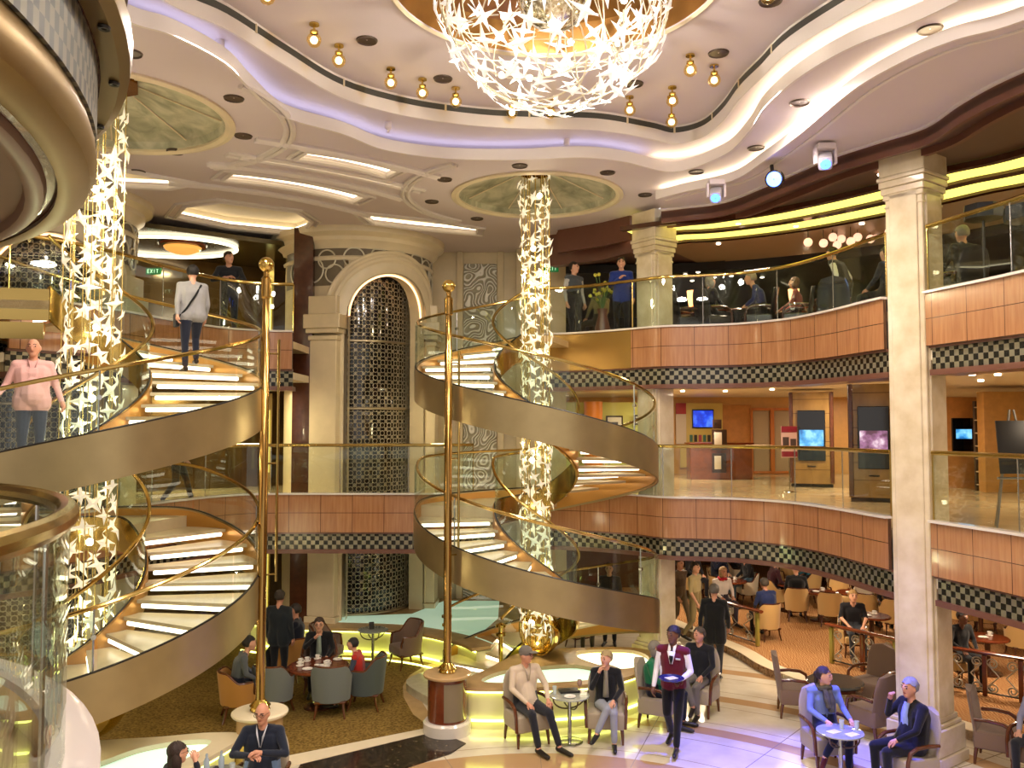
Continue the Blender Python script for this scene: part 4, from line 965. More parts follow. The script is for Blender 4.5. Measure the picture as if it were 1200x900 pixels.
    best = np.full(len(fc), 9e9); mi_ = np.zeros(len(fc), int)
    for a, b, ra, rb, mi in segs:
        a = np.array(a); b = np.array(b); ab = b-a; L = ab@ab
        t = np.clip(((fc-a)@ab)/L, 0, 1) if L > 1e-9 else np.zeros(len(fc))
        d = np.linalg.norm(fc-(a+t[:, None]*ab), axis=1)-(ra+(rb-ra)*t)
        k = d < best; best[k] = d[k]; mi_[k] = mi
    out = MB(); out.v = [tuple(v) for v in co_]; out.f = [tuple(p.vertices) for p in me0.polygons]; out.m = [int(x) for x in mi_]
    bpy.data.meshes.remove(me0)
    out.mi = 0
    for q, sd in (('l', 1), ('r', -1)):
        d = V['wr'+q]-V['el'+q]; nn = (-sd, 0, 0) if abs(d.normalized().z) > .75 else (0, 0, -1)
        hand(out, V['wr'+q], d, nn, -1 if nn[2] == 0 and False else sd)
    out.mi = 5
    for s in (-1, 1): out.sph(hp(s*.032, -.088, .012), (.016, .009, .009), 8, 6, H4)
    for s in (-1, 1): out.tube([tuple(hp(s*.015, -.098, .034)), tuple(hp(s*.033, -.097, .04)), tuple(hp(s*.05, -.084, .034))], .0045, 5)
    out.mi = 6; out.sph(hp(0, -.086, -.055), (.024, .008, .006), 8, 6, H4)
    mats = [skinm(skin), clothm(top), clothm(bot), mat('shoe_'+shoe, shoe, .4), clothm(sleeve or top), eyem, lipm]
    o = out.obj('person', mats, None, 60); s = H/1.75
    o.location = loc; o.rotation_euler = (0, 0, math.atan2(face[1], face[0])+PI/2); o.scale = (s, s, s)
    tag(o, label, 'person', group)
    st, hc = hair; hm = MB()
    if st != 'bald':
        if st == 'fringe':
            hm.sph(hp(0, .03, -.005), (.088, .085, .07), 16, 10, H4)
        elif st in ('cap', 'beanie'):
            hm.sph(hp(0, .008, .045), (.092, .108, .09), 18, 10, H4)
            if st == 'cap': hm.sph(hp(0, -.12, .05), (.07, .075, .012), 14, 6, H4)
        else:
            hs = MB(); hs.sph((0, 0, 0), (.097, .107, .108), 30, 18); rn = random.Random(len(label)); ph = [rn.uniform(0, 6) for _ in range(4)]
            for v_ in hs.v:
                x, y, z = v_; a_ = math.atan2(y, x); k = 1+.035*math.sin(9*a_+ph[0]+6*z/.1)+.03*math.sin(5*a_+ph[1])*math.sin(30*z+ph[2])
                x, y, z = x*k, y*k, z*k
                if y < 0: z = max(z, .028+.012*math.sin(7*a_+ph[3])+.3*max(0, -y-.05))
                elif st in ('short', 'tied'): z = max(z, -.068)
                hm_p = hp(x, y+.024, z+.026); hm.v.append(tuple(hm_p))
            hm.f += hs.f; hm.m += hs.m
            if st == 'bob':
                for sx in (-1, 0, 1): hm.sph(hp(sx*.058, .03, -.05), (.045, .07, .085), 12, 8, H4)
            if st == 'long':
                for sx in (-1, 0, 1): hm.sph(hp(sx*.06, .045, -.09), (.05, .065, .14), 12, 8, H4)
            if st == 'tied': hm.sph(hp(0, .125, .0), (.04, .045, .05), 12, 8, H4); hm.sph(hp(0, .13, -.08), (.03, .03, .08), 10, 8, H4)
        h = hm.obj('cap' if st in ('cap', 'beanie') else 'hair', clothm(hc) if st in ('cap', 'beanie') else hairm(hc), o, 60, local=True)
    if extra: extra(o, V, hp, H4)
    return o
def glasses(o, V, hp, H4):
    m = MB()
    for s in (-1, 1):
        c = Vector((s*.034, -.104, .012)); m.tube([tuple(hp(c.x+.026*math.cos(q), c.y, c.z+.019*math.sin(q))) for q in [2*PI*i/14 for i in range(14)]], .0028, 5, closed=True)
        m.tube([tuple(hp(s*.06, -.1, .015)), tuple(hp(s*.083, .0, .012))], .0025, 5)
    m.tube([tuple(hp(-.008, -.106, .014)), tuple(hp(.008, -.106, .014))], .0025, 5)
    m.obj('spectacles', dark, o, local=True)
def collar(c, w=.05, dz=0):
    def fn(o, V, hp, H4):
        n = V['nek']; m = MB()
        for s in (-1, 1): m.add([(n.x+s*.005, n.y-.135, n.z-.21-dz), (n.x+s*.045, n.y-.118, n.z-.05), (n.x+s*.06, n.y-.05, n.z+.02), (n.x+s*.02, n.y-.128, n.z-.09), (n.x+s*.005, n.y-.12, n.z-.2-dz)], [(0, 1, 2, 3, 4)])
        ob = m.obj('collar', clothm(c), o, local=True); so = ob.modifiers.new('t', 'SOLIDIFY'); so.thickness = .012
    return fn
def chain_(*fs):
    def fn(*a):
        for f in fs: f(*a)
    return fn
def shirtfront(c, w=.055, low=.0):
    """open jacket: a strip of shirt down the chest"""
    def fn(o, V, hp, H4):
        c0, w0, n = V['che'], V['wst'], V['nek']; m = MB(); L = []
        for t in np.linspace(0, 1, 6):
            p = n.lerp(c0, t*2) if t < .5 else c0.lerp(w0, (t-.5)*2); yy = p.y-(.068+.062*min(1, t*3))
            L.append([(p.x-w*(.6+.6*t), yy, p.z-.03), (p.x, yy-.02, p.z-.03), (p.x+w*(.6+.6*t), yy, p.z-.03)])
        m.grid(L); ob = m.obj('shirt', clothm(c), o, local=True); so = ob.modifiers.new('t', 'SOLIDIFY'); so.thickness = .03; so.offset = 0
    return fn
def scarf(c, long=True):
    def fn(o, V, hp, H4):
        n = V['nek']; m = MB(); m.tube([(n.x+.085*math.cos(q), n.y-.01+.085*math.sin(q), n.z-.01+.012*math.sin(3*q)) for q in [2*PI*i/18 for i in range(18)]], .038, 8, closed=True)
        if long:
            m.tube([(n.x+.03, n.y-.1, n.z-.03), (n.x+.045, n.y-.15, n.z-.16), (n.x+.03, n.y-.17, n.z-.32)], [.035, .05, .045], 8); m.tube([(n.x-.03, n.y-.1, n.z-.03), (n.x-.03, n.y-.155, n.z-.14), (n.x-.01, n.y-.17, n.z-.26)], [.035, .045, .04], 8)
        m.obj('scarf', mat('scarf_'+c, c, .9, noise=.5, ns=18), o, local=True)
    return fn
# ================================================================== FURNITURE (built once each, facing -Y, then copied)
def armchair(name, fab, wood, label, loc, rz, group):
    t = thing(name, label, 'armchair', (0, 0, 0), 0, group)
    m = MB(); m.rbox((0, -.02, .345), (.56, .54, .25), .05, seg=3); m.obj('seat', fab, t)
    m = MB(); rows = []
    for i in range(9):
        z = .34+.63*i/8; y = .22+.10*i/8; w = .28*(1-.25*max(0, (i-5)/3)**2)
        rows.append([(w*math.cos(q), y+.045*math.sin(q)-.03*math.cos(q)**2, z-(0 if i < 8 else .0)+.05*(i/8)*(1-abs(math.cos(q)))) for q in [2*PI*k/24 for k in range(25)]])
    m.grid(rows); m.add(rows[0][:-1], [tuple(range(24))]); m.add(rows[-1][:-1], [tuple(range(24))]); m.obj('backrest', fab, t, 60)
    for s in (-1, 1):
        m = MB(); m.tube([(s*.285, .22, .62), (s*.30, .05, .635), (s*.305, -.13, .62), (s*.30, -.22, .57), (s*.295, -.255, .46), (s*.285, -.26, .24)], .026, 8, flat=(1, 1)); m.obj('armrest', wood, t)
        for y in (-.22, .22):
            m = MB(); m.tube([(s*.235, y*.95, .24), (s*.245, y*1.03, .12), (s*.25, y*1.08, 0)], [.03, .025, .017], 8); m.obj('leg', wood, t)
    t.location = loc; t.rotation_euler = (0, 0, rz); return t
def tubchair(name, fab, wood, label, loc, rz, group, hb=.86, hf=.64, inner=None):
    t = thing(name, label, 'tub chair', (0, 0, 0), 0, group)
    def ht(a):
        k = min(1, max(0, (abs(a)-R_(48))/R_(42))); k = k*k*(3-2*k); return hb+(hf-hb)*k
    A = [R_(-128)+R_(256)*i/32 for i in range(33)]
    def sh(nm, r0, r1, mt_):
        m = MB(); rows = []
        for a in A:
            f = lambda r, z: (r*1.0*math.sin(a), r*.97*math.cos(a)+(.06*(z-.4) if math.cos(a) > 0 else .0), z)
            h = ht(a); rows.append([f(r0*.93, .27), f(r0, h), f(r1*1.02, h), f(r1*.93, .27), f(r0*.93, .27)])
        m.grid(rows)
        for e in (0, -1): m.add(rows[e][:4], [(0, 1, 2, 3)])
        return m.obj(nm, mt_, t)
    sh('backrest', .27, .33, fab)
    m = MB(); m.tube([(.305*math.sin(a), .296*math.cos(a)+(.06*(ht(a)-.4) if math.cos(a) > 0 else 0), ht(a)+.005) for a in A]+[(.27*math.sin(A[-1]), -.22, .5), (.26*math.sin(A[-1]), -.225, .28)], .022, 7)
    m.tube([(.305*math.sin(A[0]), .296*math.cos(A[0]), ht(A[0])), (.27*math.sin(A[0]), -.22, .5), (.26*math.sin(A[0]), -.225, .28)], .022, 7); m.obj('wood_rim', wood, t)
    m = MB(); m.rbox((0, -.03, .36), (.47, .48, .17), .05, seg=3); m.obj('seat', inner or fab, t)
    m = MB(); m.rbox((0, 0, .265), (.5, .5, .04), .015); m.obj('seat_frame', wood, t)
    for s in (-1, 1):
        for y in (-.2, .2):
            m = MB(); m.tube([(s*.21, y, .27), (s*.22, y*1.08, .14), (s*.245, y*1.3, 0)], [.026, .021, .015], 8); m.obj('leg', wood, t)
    t.location = loc; t.rotation_euler = (0, 0, rz); return t
def bistro(name, label, loc, group, h=.70, r=.30, topm=None):
    t = thing(name, label, 'side table', (0, 0, 0), 0, group)
    m = MB(); m.lathe([(.01, h-.03), (r-.02, h-.03), (r, h-.02), (r, h-.005), (r-.02, h), (.01, h)], (0, 0, 0), 36); m.obj('table_top', topm or mat('table_glass', 'a8ada2', .08, .2, coat=.6), t)
    m = MB(); m.lathe([(.03, .03), (.03, h-.2), (.025, h-.18), (.025, h-.03)], (0, 0, 0), 14); m.obj('stem', steel, t)
    for k in range(4):
        a = k*PI/2+.4; m = MB(); m.tube([((.02+(r-.05)*math.sin(q))*math.cos(a), (.02+(r-.05)*math.sin(q))*math.sin(a), h-.2+.17*(1-math.cos(q))) for q in np.linspace(0, PI/2, 8)], .012, 6); m.obj('bracket', mat('bracket_dark', '5a4a3a', .3, .6), t)
    m = MB(); m.lathe([(.01, 0), (.2, 0), (.2, .015), (.17, .03), (.04, .04), (.01, .04)], (0, 0, 0), 28); m.obj('base', steel, t)
    t.location = loc; return t
def woodtable(name, label, loc, group, h=.70, r=.4, topm=None):
    t = thing(name, label, 'table', (0, 0, 0), 0, group)
    m = MB(); m.lathe([(.01, h-.05), (r-.03, h-.05), (r, h-.035), (r, h-.015), (r-.02, h), (.01, h)], (0, 0, 0), 36); m.obj('table_top', topm or woodM, t)
    if r > .36 and topm:
        m = MB(); m.lathe([(r-.05, h-.1), (r-.02, h-.1), (r-.02, h-.05), (r-.05, h-.05), (r-.05, h-.1)], (0, 0, 0), 36); m.obj('apron', woodD, t)
        for k in range(4):
            a = k*PI/2+.5; m = MB(); m.tube([((r-.05)*math.cos(a), (r-.05)*math.sin(a), h-.06), ((r-.07)*math.cos(a), (r-.07)*math.sin(a), 0)], [.03, .02], 8); m.obj('leg', woodD, t)
    else:
        m = MB(); m.lathe([(.06, .05), (.045, .15), (.05, h-.12), (.12, h-.06)], (0, 0, 0), 16); m.obj('stem', woodD, t)
        m = MB(); m.lathe([(.01, 0), (.24, 0), (.24, .03), (.07, .06), (.01, .06)], (0, 0, 0), 28); m.obj('base', woodD, t)
    t.location = loc; return t
def small(name, label, cat, loc, kind, group=None):
    x, y, z = loc; m = MB(); mt_ = mat('china_white', 'eae6dc', .25)
    if kind == 'glass': m.lathe([(.01, 0), (.028, 0), (.034, .11), (.030, .11), (.025, .01), (.01, .01)], loc, 16); mt_ = mat('drink_glass', 'c9d2d0', .05, 0, .8)
    elif kind == 'wine': m.lathe([(.035, 0), (.035, .005), (.005, .01), (.005, .08), (.03, .1), (.042, .14), (.032, .18), (.028, .18), (.036, .14), (.026, .105), (.001, .09)], loc, 16); mt_ = mat('wine_glass', 'a08070', .05, 0, .8)
    elif kind == 'cup': m.lathe([(.01, 0), (.055, 0), (.065, .012), (.03, .012), (.03, .016), (.042, .07), (.038, .07), (.027, .02), (.01, .02)], loc, 16); m.tube([(x+.04, y, z+.06), (x+.062, y, z+.05), (x+.06, y, z+.03), (x+.036, y, z+.026)], .005, 5)
    elif kind == 'bottle': m.lathe([(.01, 0), (.034, 0), (.034, .13), (.014, .17), (.014, .205), (.01, .21)], loc, 16); mt_ = mat('bottle_plastic', 'aab8c4', .1, 0, .8)
    elif kind == 'can': m.lathe([(.01, 0), (.028, 0), (.033, .01), (.033, .11), (.027, .122), (.01, .12)], loc, 18); mt_ = mat('can_grey', '5c5f66', .25, .7)
    elif kind == 'folder': m.rbox((x, y, z+.015), (.30, .2, .03), .008, .2); mt_ = mat('folder_black', '121212', .35)
    elif kind == 'plate': m.lathe([(.01, 0), (.05, 0), (.09, .012), (.085, .016), (.05, .006), (.01, .006)], loc, 22)
    elif kind == 'menu': m.rbox((x, y, z+.07), (.10, .04, .14), .006, .3); mt_ = mat('menu_dark', '2a2522', .4)
    elif kind == 'napkin': m.rbox((x, y, z+.006), (.16, .12, .012), .004, .5)
    return tag(m.obj(name, mt_), label, cat, group)
def ang(fx, fy): return math.atan2(fy, fx)+PI/2
# ================================================================== PLACEMENT
beigeF = clothm('a89a84'); brownF = clothm('7a6352'); greyF = clothm('6c716c'); orangeF = clothm('b98442'); creamF = mat('cafe_cream', 'c9a468', .6, sheen=.2, bump=.15); paleF = clothm('d8cdb4'); tealF = clothm('4c5450')
wood1 = mat('chair_wood', '5a3018', .25, coat=.4, noise=.15, ns=10)
# ---- seats by the fountain
gA = 'beige armchairs by the fountain pool'
A1 = armchair('armchair', beigeF, wood1, 'beige armchair the grey-capped man sits in by the fountain pool', (.22, 13.02, 0), ang(.42, -.91), gA)
A2 = dup(A1, (1.42, 13.12, 0), ang(-.12, -1), 'beige armchair under the woman in the black cardigan', gA)
A3 = dup(A1, (2.3, 13.72, 0), ang(.9, -.43), 'beige armchair under the woman in the green jacket', gA)
A4 = dup(A1, (3.08, 14.3, 0), ang(-.55, -.83), 'beige armchair behind the waiter, under the man in the dark blazer', gA)
BT = bistro('side_table', 'round glass-topped side table between the beige-sweater man and the woman in black', (.86, 12.98, 0), 'round side tables with metal stems')
person('older man in beige quarter-zip sweater and grey cap seated with hands on his thighs', (.22, 13.02, 0), (.42, -.91), SIT, 'cbb9a0', '20222a', 'a', ('cap', '6e675e'), 1.78, fat=1.1, hz=38, vox=.011,
       ov=dict(wrl=(.20, -.30, .66), ell=(.29, -.05, .80), wrr=(-.13, -.30, .65), knl=(.14, -.46, .52), anl=(.22, -.62, .085), tol=(.28, -.8, .04), knr=(-.13, -.45, .53), anr=(-.08, -.56, .085), tor=(-.05, -.74, .04)), extra=chain_(glasses, collar('b5a48c')))
person('woman with short blonde hair in black cardigan, legs crossed, chin in hand', (1.42, 13.12, 0), (-.12, -1), SITX, '15161c', '8f93a0', 'b', ('short', 'a08a60'), 1.66, hz=-35, vox=.011,
       ov=dict(elr=(-.22, -.14, .83), wrr=(-.11, -.12, 1.06), wrl=(.12, -.28, .68), knr=(.02, -.44, .60), anr=(-.14, -.54, .26), tor=(-.2, -.68, .18), knl=(.12, -.42, .53), anl=(.13, -.46, .085), tol=(.14, -.62, .04)), jacket=.02, extra=shirtfront('8d8676', .035), shoe='111111')
person('woman with grey bob in green jacket and white top seated beside the pool', (2.3, 13.72, 0), (.9, -.43), SIT, '1f7048', '1c2030', 'd', ('bob', '7d7568'), 1.66, fat=1.15, hz=15, vox=.011, extra=shirtfront('e4e4ea', .05), ov=dict(wrl=(.05, -.26, .68), wrr=(-.05, -.24, .68)))
person('man in dark blazer and grey trousers seated half hidden behind the waiter', (3.08, 14.3, 0), (-.55, -.83), SITX, '191a20', '6e6862', 'a', ('short', '4a4038'), 1.76, hz=-20, vox=.012, jacket=.03)
def waiter_bits(o, V, hp, H4):
    n, c, w = V['nek'], V['che'], V['wst']; m = MB()
    m.grid([[(n.x-.025, n.y-.075, n.z-.02), (n.x+.025, n.y-.075, n.z-.02)], [(n.x-.028, n.y-.118, n.z-.08), (n.x+.028, n.y-.118, n.z-.08)], [(c.x-.03, c.y-.14, c.z+.02), (c.x+.03, c.y-.14, c.z+.02)], [(c.x-.005, c.y-.142, c.z-.06), (c.x+.005, c.y-.142, c.z-.06)]])
    b = m.obj('necktie', clothm('14141c'), o, local=True); s = b.modifiers.new('t', 'SOLIDIFY'); s.thickness = .012
    m = MB()
    for s in (-1, 1): m.add([(n.x, n.y-.115, n.z-.16), (n.x+s*.055, n.y-.115, n.z-.05), (n.x+s*.06, n.y-.03, n.z+.03), (n.x+s*.02, n.y-.09, n.z-.0)], [(0, 1, 2, 3)])
    m.grid([[(c.x-.06, c.y-.122, c.z+.12), (c.x+.06, c.y-.122, c.z+.12)], [(c.x-.02, c.y-.13, c.z-.06), (c.x+.02, c.y-.13, c.z-.06)]])
    b = m.obj('collar', clothm('eeeaf2'), o, local=True); s = b.modifiers.new('t', 'SOLIDIFY'); s.thickness = .012
    m = MB(); m.rbox((c.x+.1, c.y-.128, c.z+.02), (.07, .012, .025), .004); m.obj('name_badge', mat('badge', 'd8d8d8', .3, .3), o, local=True)
wp = G(790, 877)
person('waiter in maroon waistcoat, white shirt and dark tie walking with a tray', (wp[0], wp[1], 0), (-.42, -.91), WALK, '5c1426', '14141a', 'c', ('short', '15110e'), 1.76, sleeve='e8e6f0', vox=.011, hz=-20,
       ov=dict(ell=(.25, .02, 1.12), wrl=(.17, -.24, 1.07), elr=(-.25, .0, 1.13), wrr=(-.27, -.1, .88)), jacket=.03, extra=waiter_bits)
f = Vector((-.42, -.91)).normalized(); tx, ty = wp[0]+f.x*.36-f.y*.06, wp[1]+f.y*.36+f.x*.06
m = MB(); m.lathe([(.01, 0), (.17, 0), (.185, .02), (.18, .022), (.165, .006), (.01, .006)], (tx, ty, 1.10), 30); tag(m.obj('serving_tray', mat('tray_navy', '1c2450', .25)), 'round navy serving tray carried by the waiter', 'tray')
small('napkin', 'white folded napkin lying on the waiter tray', 'napkin', (tx, ty, 1.108), 'napkin')
# things on the side table
small('wine_glass', 'small stemmed wine glass beside the black folder on the side table', 'glass', (1.02, 13.1, .70), 'wine')
small('menu_folder', 'black menu folder lying on the fountain side table', 'folder', (.86, 13.12, .70), 'folder')
small('plate', 'white plate near the front edge of the fountain side table', 'plate', (.86, 12.86, .70), 'plate')
small('tumbler', 'yellowish drink tumbler beside the beige-sweater man', 'glass', (.64, 13.02, .70), 'glass')
# ---- walkers
p = G(838, 795); person('man seen from behind walking away in a long black coat', (p[0], p[1], 0), (.3, .95), WALK, '141416', '26262a', 'a', ('short', '5c544a'), 1.74, fat=1.15, vox=.012, jacket=.22, hz=0)
p = G(815, 752); person('man in khaki polo shirt and khaki trousers walking past the cafe', (p[0], p[1], 0), (.75, -.65), WALK, 'b5a67a', '8f7f58', 'b', ('short', '2a2018'), 1.72, bare=True, vox=.012)
p = G(800, 747); person('person in brown top walking just behind the man in khaki', (p[0], p[1]+.3, 0), (.6, -.8), WALK, '5c4a3a', '6a5a44', 'a', ('short', '3a2a20'), 1.7)
# ---- round table with the scarf woman, black-jacket man
T2 = dup(BT, (4.32, 11.45, 0), .3, 'round side table with a drink glass before the woman in the scarf')
A5 = dup(A1, (4.38, 12.12, 0), ang(.12, -1), 'beige armchair under the woman in the patterned scarf', gA)
pw = A5.location; person('woman in blue-grey cardigan and patterned scarf, legs crossed, seated at a round table', (4.38, 12.12, 0), (.12, -1), SITX, '6f7fae', '1c2138', 'b', ('tied', '2a1c16'), 1.7, hz=40, vox=.011, extra=scarf('4a463c'), shoe='5a2030',
       ov=dict(wrl=(.2, -.32, .73), wrr=(-.16, -.34, .73), knr=(-.06, -.44, .60), anr=(-.24, -.42, .28), tor=(-.34, -.54, .19)))
A6 = dup(A1, (5.18, 11.35, 0), ang(-1, -.25), 'pale armchair under the man in the black jacket', gA)
person('heavy grey-haired man in black jacket and pale blue shirt seated with hand at his face', (5.18, 11.35, 0), (-1, -.25), SIT, '101013', '16161c', 'a', ('short', '8a8a92'), 1.8, fat=1.22, hz=10, vox=.011, extra=shirtfront('8ea0dc', .06),
       ov=dict(ell=(.26, -.1, .80), wrl=(.16, -.3, .68), elr=(-.26, -.1, .86), wrr=(-.08, -.2, 1.12)))
small('tumbler', 'clear drink glass standing in the middle of the scarf woman table', 'glass', (4.38, 11.55, .70), 'glass'); small('tumbler', 'dark drink glass at the table edge by the scarf woman hand', 'glass', (4.56, 11.5, .70), 'glass')
small('magazine', 'white folded leaflet on the scarf woman table', 'leaflet', (4.22, 11.4, .70), 'napkin'); small('magazine', 'second leaflet lying at the front edge of the scarf woman table', 'leaflet', (4.42, 11.3, .70), 'napkin')
# ---- brown armchairs round a low table
gB = 'brown armchairs by the cafe railing'
B1 = armchair('armchair', brownF, wood1, 'tall brown armchair with its side to the open floor, beside the low wood table', (4.62, 14.2, 0), ang(.97, -.2), gB)
dup(B1, (6.05, 14.55, 0), ang(-.85, -.5), 'brown armchair between the low wood table and the cafe railing', gB)
dup(B1, (5.5, 13.2, 0), ang(-.45, .9), 'brown armchair seen from behind near the man in the black jacket', gB)
dup(B1, G(1168, 893)+(0,), ang(.8, -.6), 'brown armchair standing beyond the big marble column', gB)
dup(B1, (G(1192, 905)[0]+.2, G(1192, 905)[1]-.2, 0), ang(-.8, -.5), 'brown armchair under the grey-haired woman at the picture edge', gB)
woodtable('coffee_table', 'low round wooden table with dark glass top among the brown armchairs', (5.25, 14.1, 0), None, .58, .45, mat('dark_glass_top', '4a4c48', .08, .1, coat=.6))
q = G(1192, 905); person('grey-haired woman in dark vest with a pink bag strap at the picture edge', (q[0]+.2, q[1]-.2, 0), (-.8, -.5), SIT, '9c9cb4', '20222a', 'b', ('bob', '6e6866'), 1.66, vox=.012, extra=scarf('c8287c', False))
# ---- bald man and friend in front of the first pool
A7 = dup(A1, (-2.98, 10.35, 0), ang(.05, -1), 'beige armchair under the bald man with glasses', gA)
person('bald man with glasses in navy sweater and jeans seated with hands together', (-2.98, 10.35, 0), (.05, -1), SIT, '1b2130', '6e86a8', 'a', ('bald', ''), 1.8, fat=1.22, hz=-8, hx=8, vox=.010, extra=chain_(glasses, collar('d8d8e2')),
       ov=dict(ell=(.3, -.1, .83), wrl=(.06, -.26, .9), elr=(-.3, -.1, .83), wrr=(-.05, -.27, .87)))
A8 = dup(A1, (-3.6, 9.45, 0), ang(.7, .7), 'beige armchair under the dark-haired woman near the balcony', gA)
person('woman with dark brown hair in dark jacket seen from the side, hand at her mouth', (-3.6, 9.45, 0), (.75, .6), SIT, '23242c', '1a1a22', 'b', ('long', '2c1a12'), 1.64, vox=.010, hz=0, extra=glasses, ov=dict(elr=(-.2, -.2, .86), wrr=(-.06, -.16, 1.12), ell=(.22, -.18, .84), wrl=(.08, -.26, .86)))
T3 = dup(BT, (-3.38, 10.05, 0), .2, 'round side table with water bottles in front of the bald man')
for i, (dx, dy, k, nm, lb) in enumerate(((-.16, .05, 'bottle', 'water_bottle', 'clear plastic water bottle on the bald man table, by the woman'), (-.02, .14, 'bottle', 'water_bottle', 'clear plastic water bottle at the back of the bald man table'), (.0, -.1, 'can', 'drink_can', 'grey drink can at the front of the bald man table'), (.14, .04, 'glass', 'tumbler', 'amber drink glass on the bald man table close to him'))):
    small(nm, lb, 'bottle' if k == 'bottle' else ('can' if k == 'can' else 'glass'), (-3.38+dx, 10.05+dy, .70), k)
# ---- group at the cup-covered table on the carpet
gC = 'tub chairs on the lounge carpet'
tb = (-3.25, 14.55); woodtable('lounge_table', 'round wooden table covered with cups on the lounge carpet', (tb[0], tb[1], 0), None, .70, .52)
TC = tubchair('tub_chair', greyF, wood1, 'grey tub chair seen from behind in front of the cup-covered table', G(388, 838)+(0,), ang(-.1, 1), gC, .84, .64)
dup(TC, G(320, 838)+(0,), ang(.2, 1), 'grey tub chair seen from behind beside the pedestal of the first pole', gC)
TO = tubchair('tub_chair', orangeF, wood1, 'orange-tan tub chair holding the person in the grey hoodie', (-4.4, 14.0, 0), ang(.9, .35), gC, .78, .62)
TD = tubchair('tub_chair', tealF, wood1, 'dark tub chair behind the child in red at the cup-covered table', (-2.45, 14.55, 0), ang(-1, .05), gC, .86, .66)
TBn = tubchair('tub_chair', brownF, wood1, 'brown tub chair standing alone in front of the lattice screen bench', (-2.08, 17.0, 0), ang(-.75, -.55), gC, .86, .62)
dup(TBn, (-3.6, 16.8, 0), ang(.9, -.2), 'brown tub chair standing empty beside the small table before the bench', gC)
dup(TO, (-4.1, 16.2, 0), ang(-.9, .3), 'orange-tan tub chair under the man in navy with a red stripe', gC)
dup(TBn, (-3.45, 15.5, 0), ang(.15, -1), 'brown tub chair under the man with glasses behind the cup-covered table', gC)
dup(BT, (-2.75, 17.1, 0), .2, 'round side table with a dark menu stand before the bench pool')
small('menu_stand', 'dark menu stand on the side table before the bench pool', 'menu', (-2.78, 17.1, .70), 'menu')
for i in range(11):
    a = i*2.4; r = .12+.34*((i*7) % 11)/11; x, y = tb[0]+r*math.cos(a), tb[1]+r*math.sin(a)
    if i % 4 == 3: small('plate', 'white plate among the cups on the lounge table', 'plate', (x, y, .70), 'plate', 'plates on the lounge table')
    else: small('cup', 'white coffee cup on the lounge table', 'cup', (x, y, .70), 'cup', 'cups on the lounge table')
person('person in grey hoodie leaning over the table from the orange-tan chair', (-4.4, 14.0, 0), (.9, .35), lean(SIT, .18), '5a5f64', '2a3040', 'b', ('short', '1a1512'), 1.72, vox=.013)
person('man with glasses in black jacket drinking at the cup-covered table', (-3.45, 15.5, 0), (.15, -1), lean(SIT, .14), '141418', '1c1c22', 'b', ('short', '3a2a20'), 1.7, vox=.013, extra=chain_(glasses, shirtfront('9aa89a', .04)), ov=dict(elr=(-.24, -.22, .84), wrr=(-.06, -.3, 1.02)))
person('child with black hair in red and black vest at the cup-covered table', (-2.6, 14.55, 0), (-1, .05), lean(SIT, .12), 'b02a20', '20222a', 'b', ('short', '14100e'), 1.5, sleeve='3c4250', vox=.013)
person('person in dark jacket standing with back turned behind the first brass pole', (-4.2, 15.6, 0), (.2, 1), STAND, '1e2428', '15161a', 'a', ('short', '2a2018'), 1.74, jacket=.1, fat=1.1)
person('man in navy top with red chest stripe seated sideways by the bench pool', (-4.1, 16.2, 0), (-.95, -.1), SIT, '171a26', '1a1c24', 'a', ('short', '2a211a'), 1.76, fat=1.1, ov=dict(wrl=(.1, -.32, .95), ell=(.24, -.12, .86)))
# ---- people on the stairs
w = P1(1.22, 1.5, 0); person('woman in grey top with black shoulder strap climbing the spiral stairs', (w[0], w[1], zt1(1.22)-.16), (-.55, .84), dict(WALK, knr=(-.1, -.16, .60), anr=(-.1, -.10, .22), tor=(-.11, -.26, .2), knl=(.1, .0, .5), anl=(.1, .05, .085), tol=(.12, -.13, .04)), '9b9a98', '1e2230', 'b', ('short', '16120f'), 1.6, fat=1.2, vox=.012, jacket=.01,
       extra=lambda o, V, hp, H4: (lambda m: (m.tube([(-.12, .08, 1.43), (-.02, .15, 1.25), (.12, .15, 1.02), (.2, .06, .9), (.17, -.08, .95), (-.02, -.17, 1.25), (-.11, -.08, 1.42)], .018, 6), m.obj('shoulder_strap', clothm('101012'), o, local=True), MB().rbox((.24, .02, .84), (.07, .22, .22), .03).obj('handbag', clothm('101012'), o, local=True)))(MB()))
person('stout man in pink shirt and jeans coming down the spiral stairs', (-5.88, 10.45, zt1(2.98)-.14), (.5, -.87), STAND, 'd8a8a0', '232c3c', 'a', ('fringe', 'a89a8c'), 1.66, fat=1.18, vox=.010, jacket=.04, hz=-12, extra=collar('c8948c'), ov=dict(ell=(.28, -.0, 1.13), wrl=(.34, -.14, .93), elr=(-.30, .02, 1.14), wrr=(-.38, -.12, 1.02)))
# ---- upper deck
person('man in dark sweater leaning with folded arms on the upper lobby railing', (-5.62, 16.85, Z7), (.25, -1), lean(STAND, .16), '25272c', '2c2f36', 'b', ('short', '2a1e16'), 1.78, vox=.013, hz=40, ov=dict(ell=(.3, -.2, 1.15), wrl=(.0, -.36, 1.17), elr=(-.3, -.2, 1.15), wrr=(.0, -.33, 1.19)))
person('man in grey waistcoat looking down beside the tall white wall on the upper deck', (1.3, 17.75, Z7), (.6, -.8), STAND, '4a4e54', '15161a', 'b', ('short', '2a1e16'), 1.74, sleeve='b8b4b0', hz=20)
person('person in blue fleece jacket standing at the upper railing beside the smaller column', (2.2, 17.05, Z7), (-.1, -1), STAND, '24367e', '14151a', 'b', ('short', '2a1e16'), 1.7, jacket=.06, ov=dict(elr=(-.24, -.12, 1.14), wrr=(-.04, -.25, 1.28)))
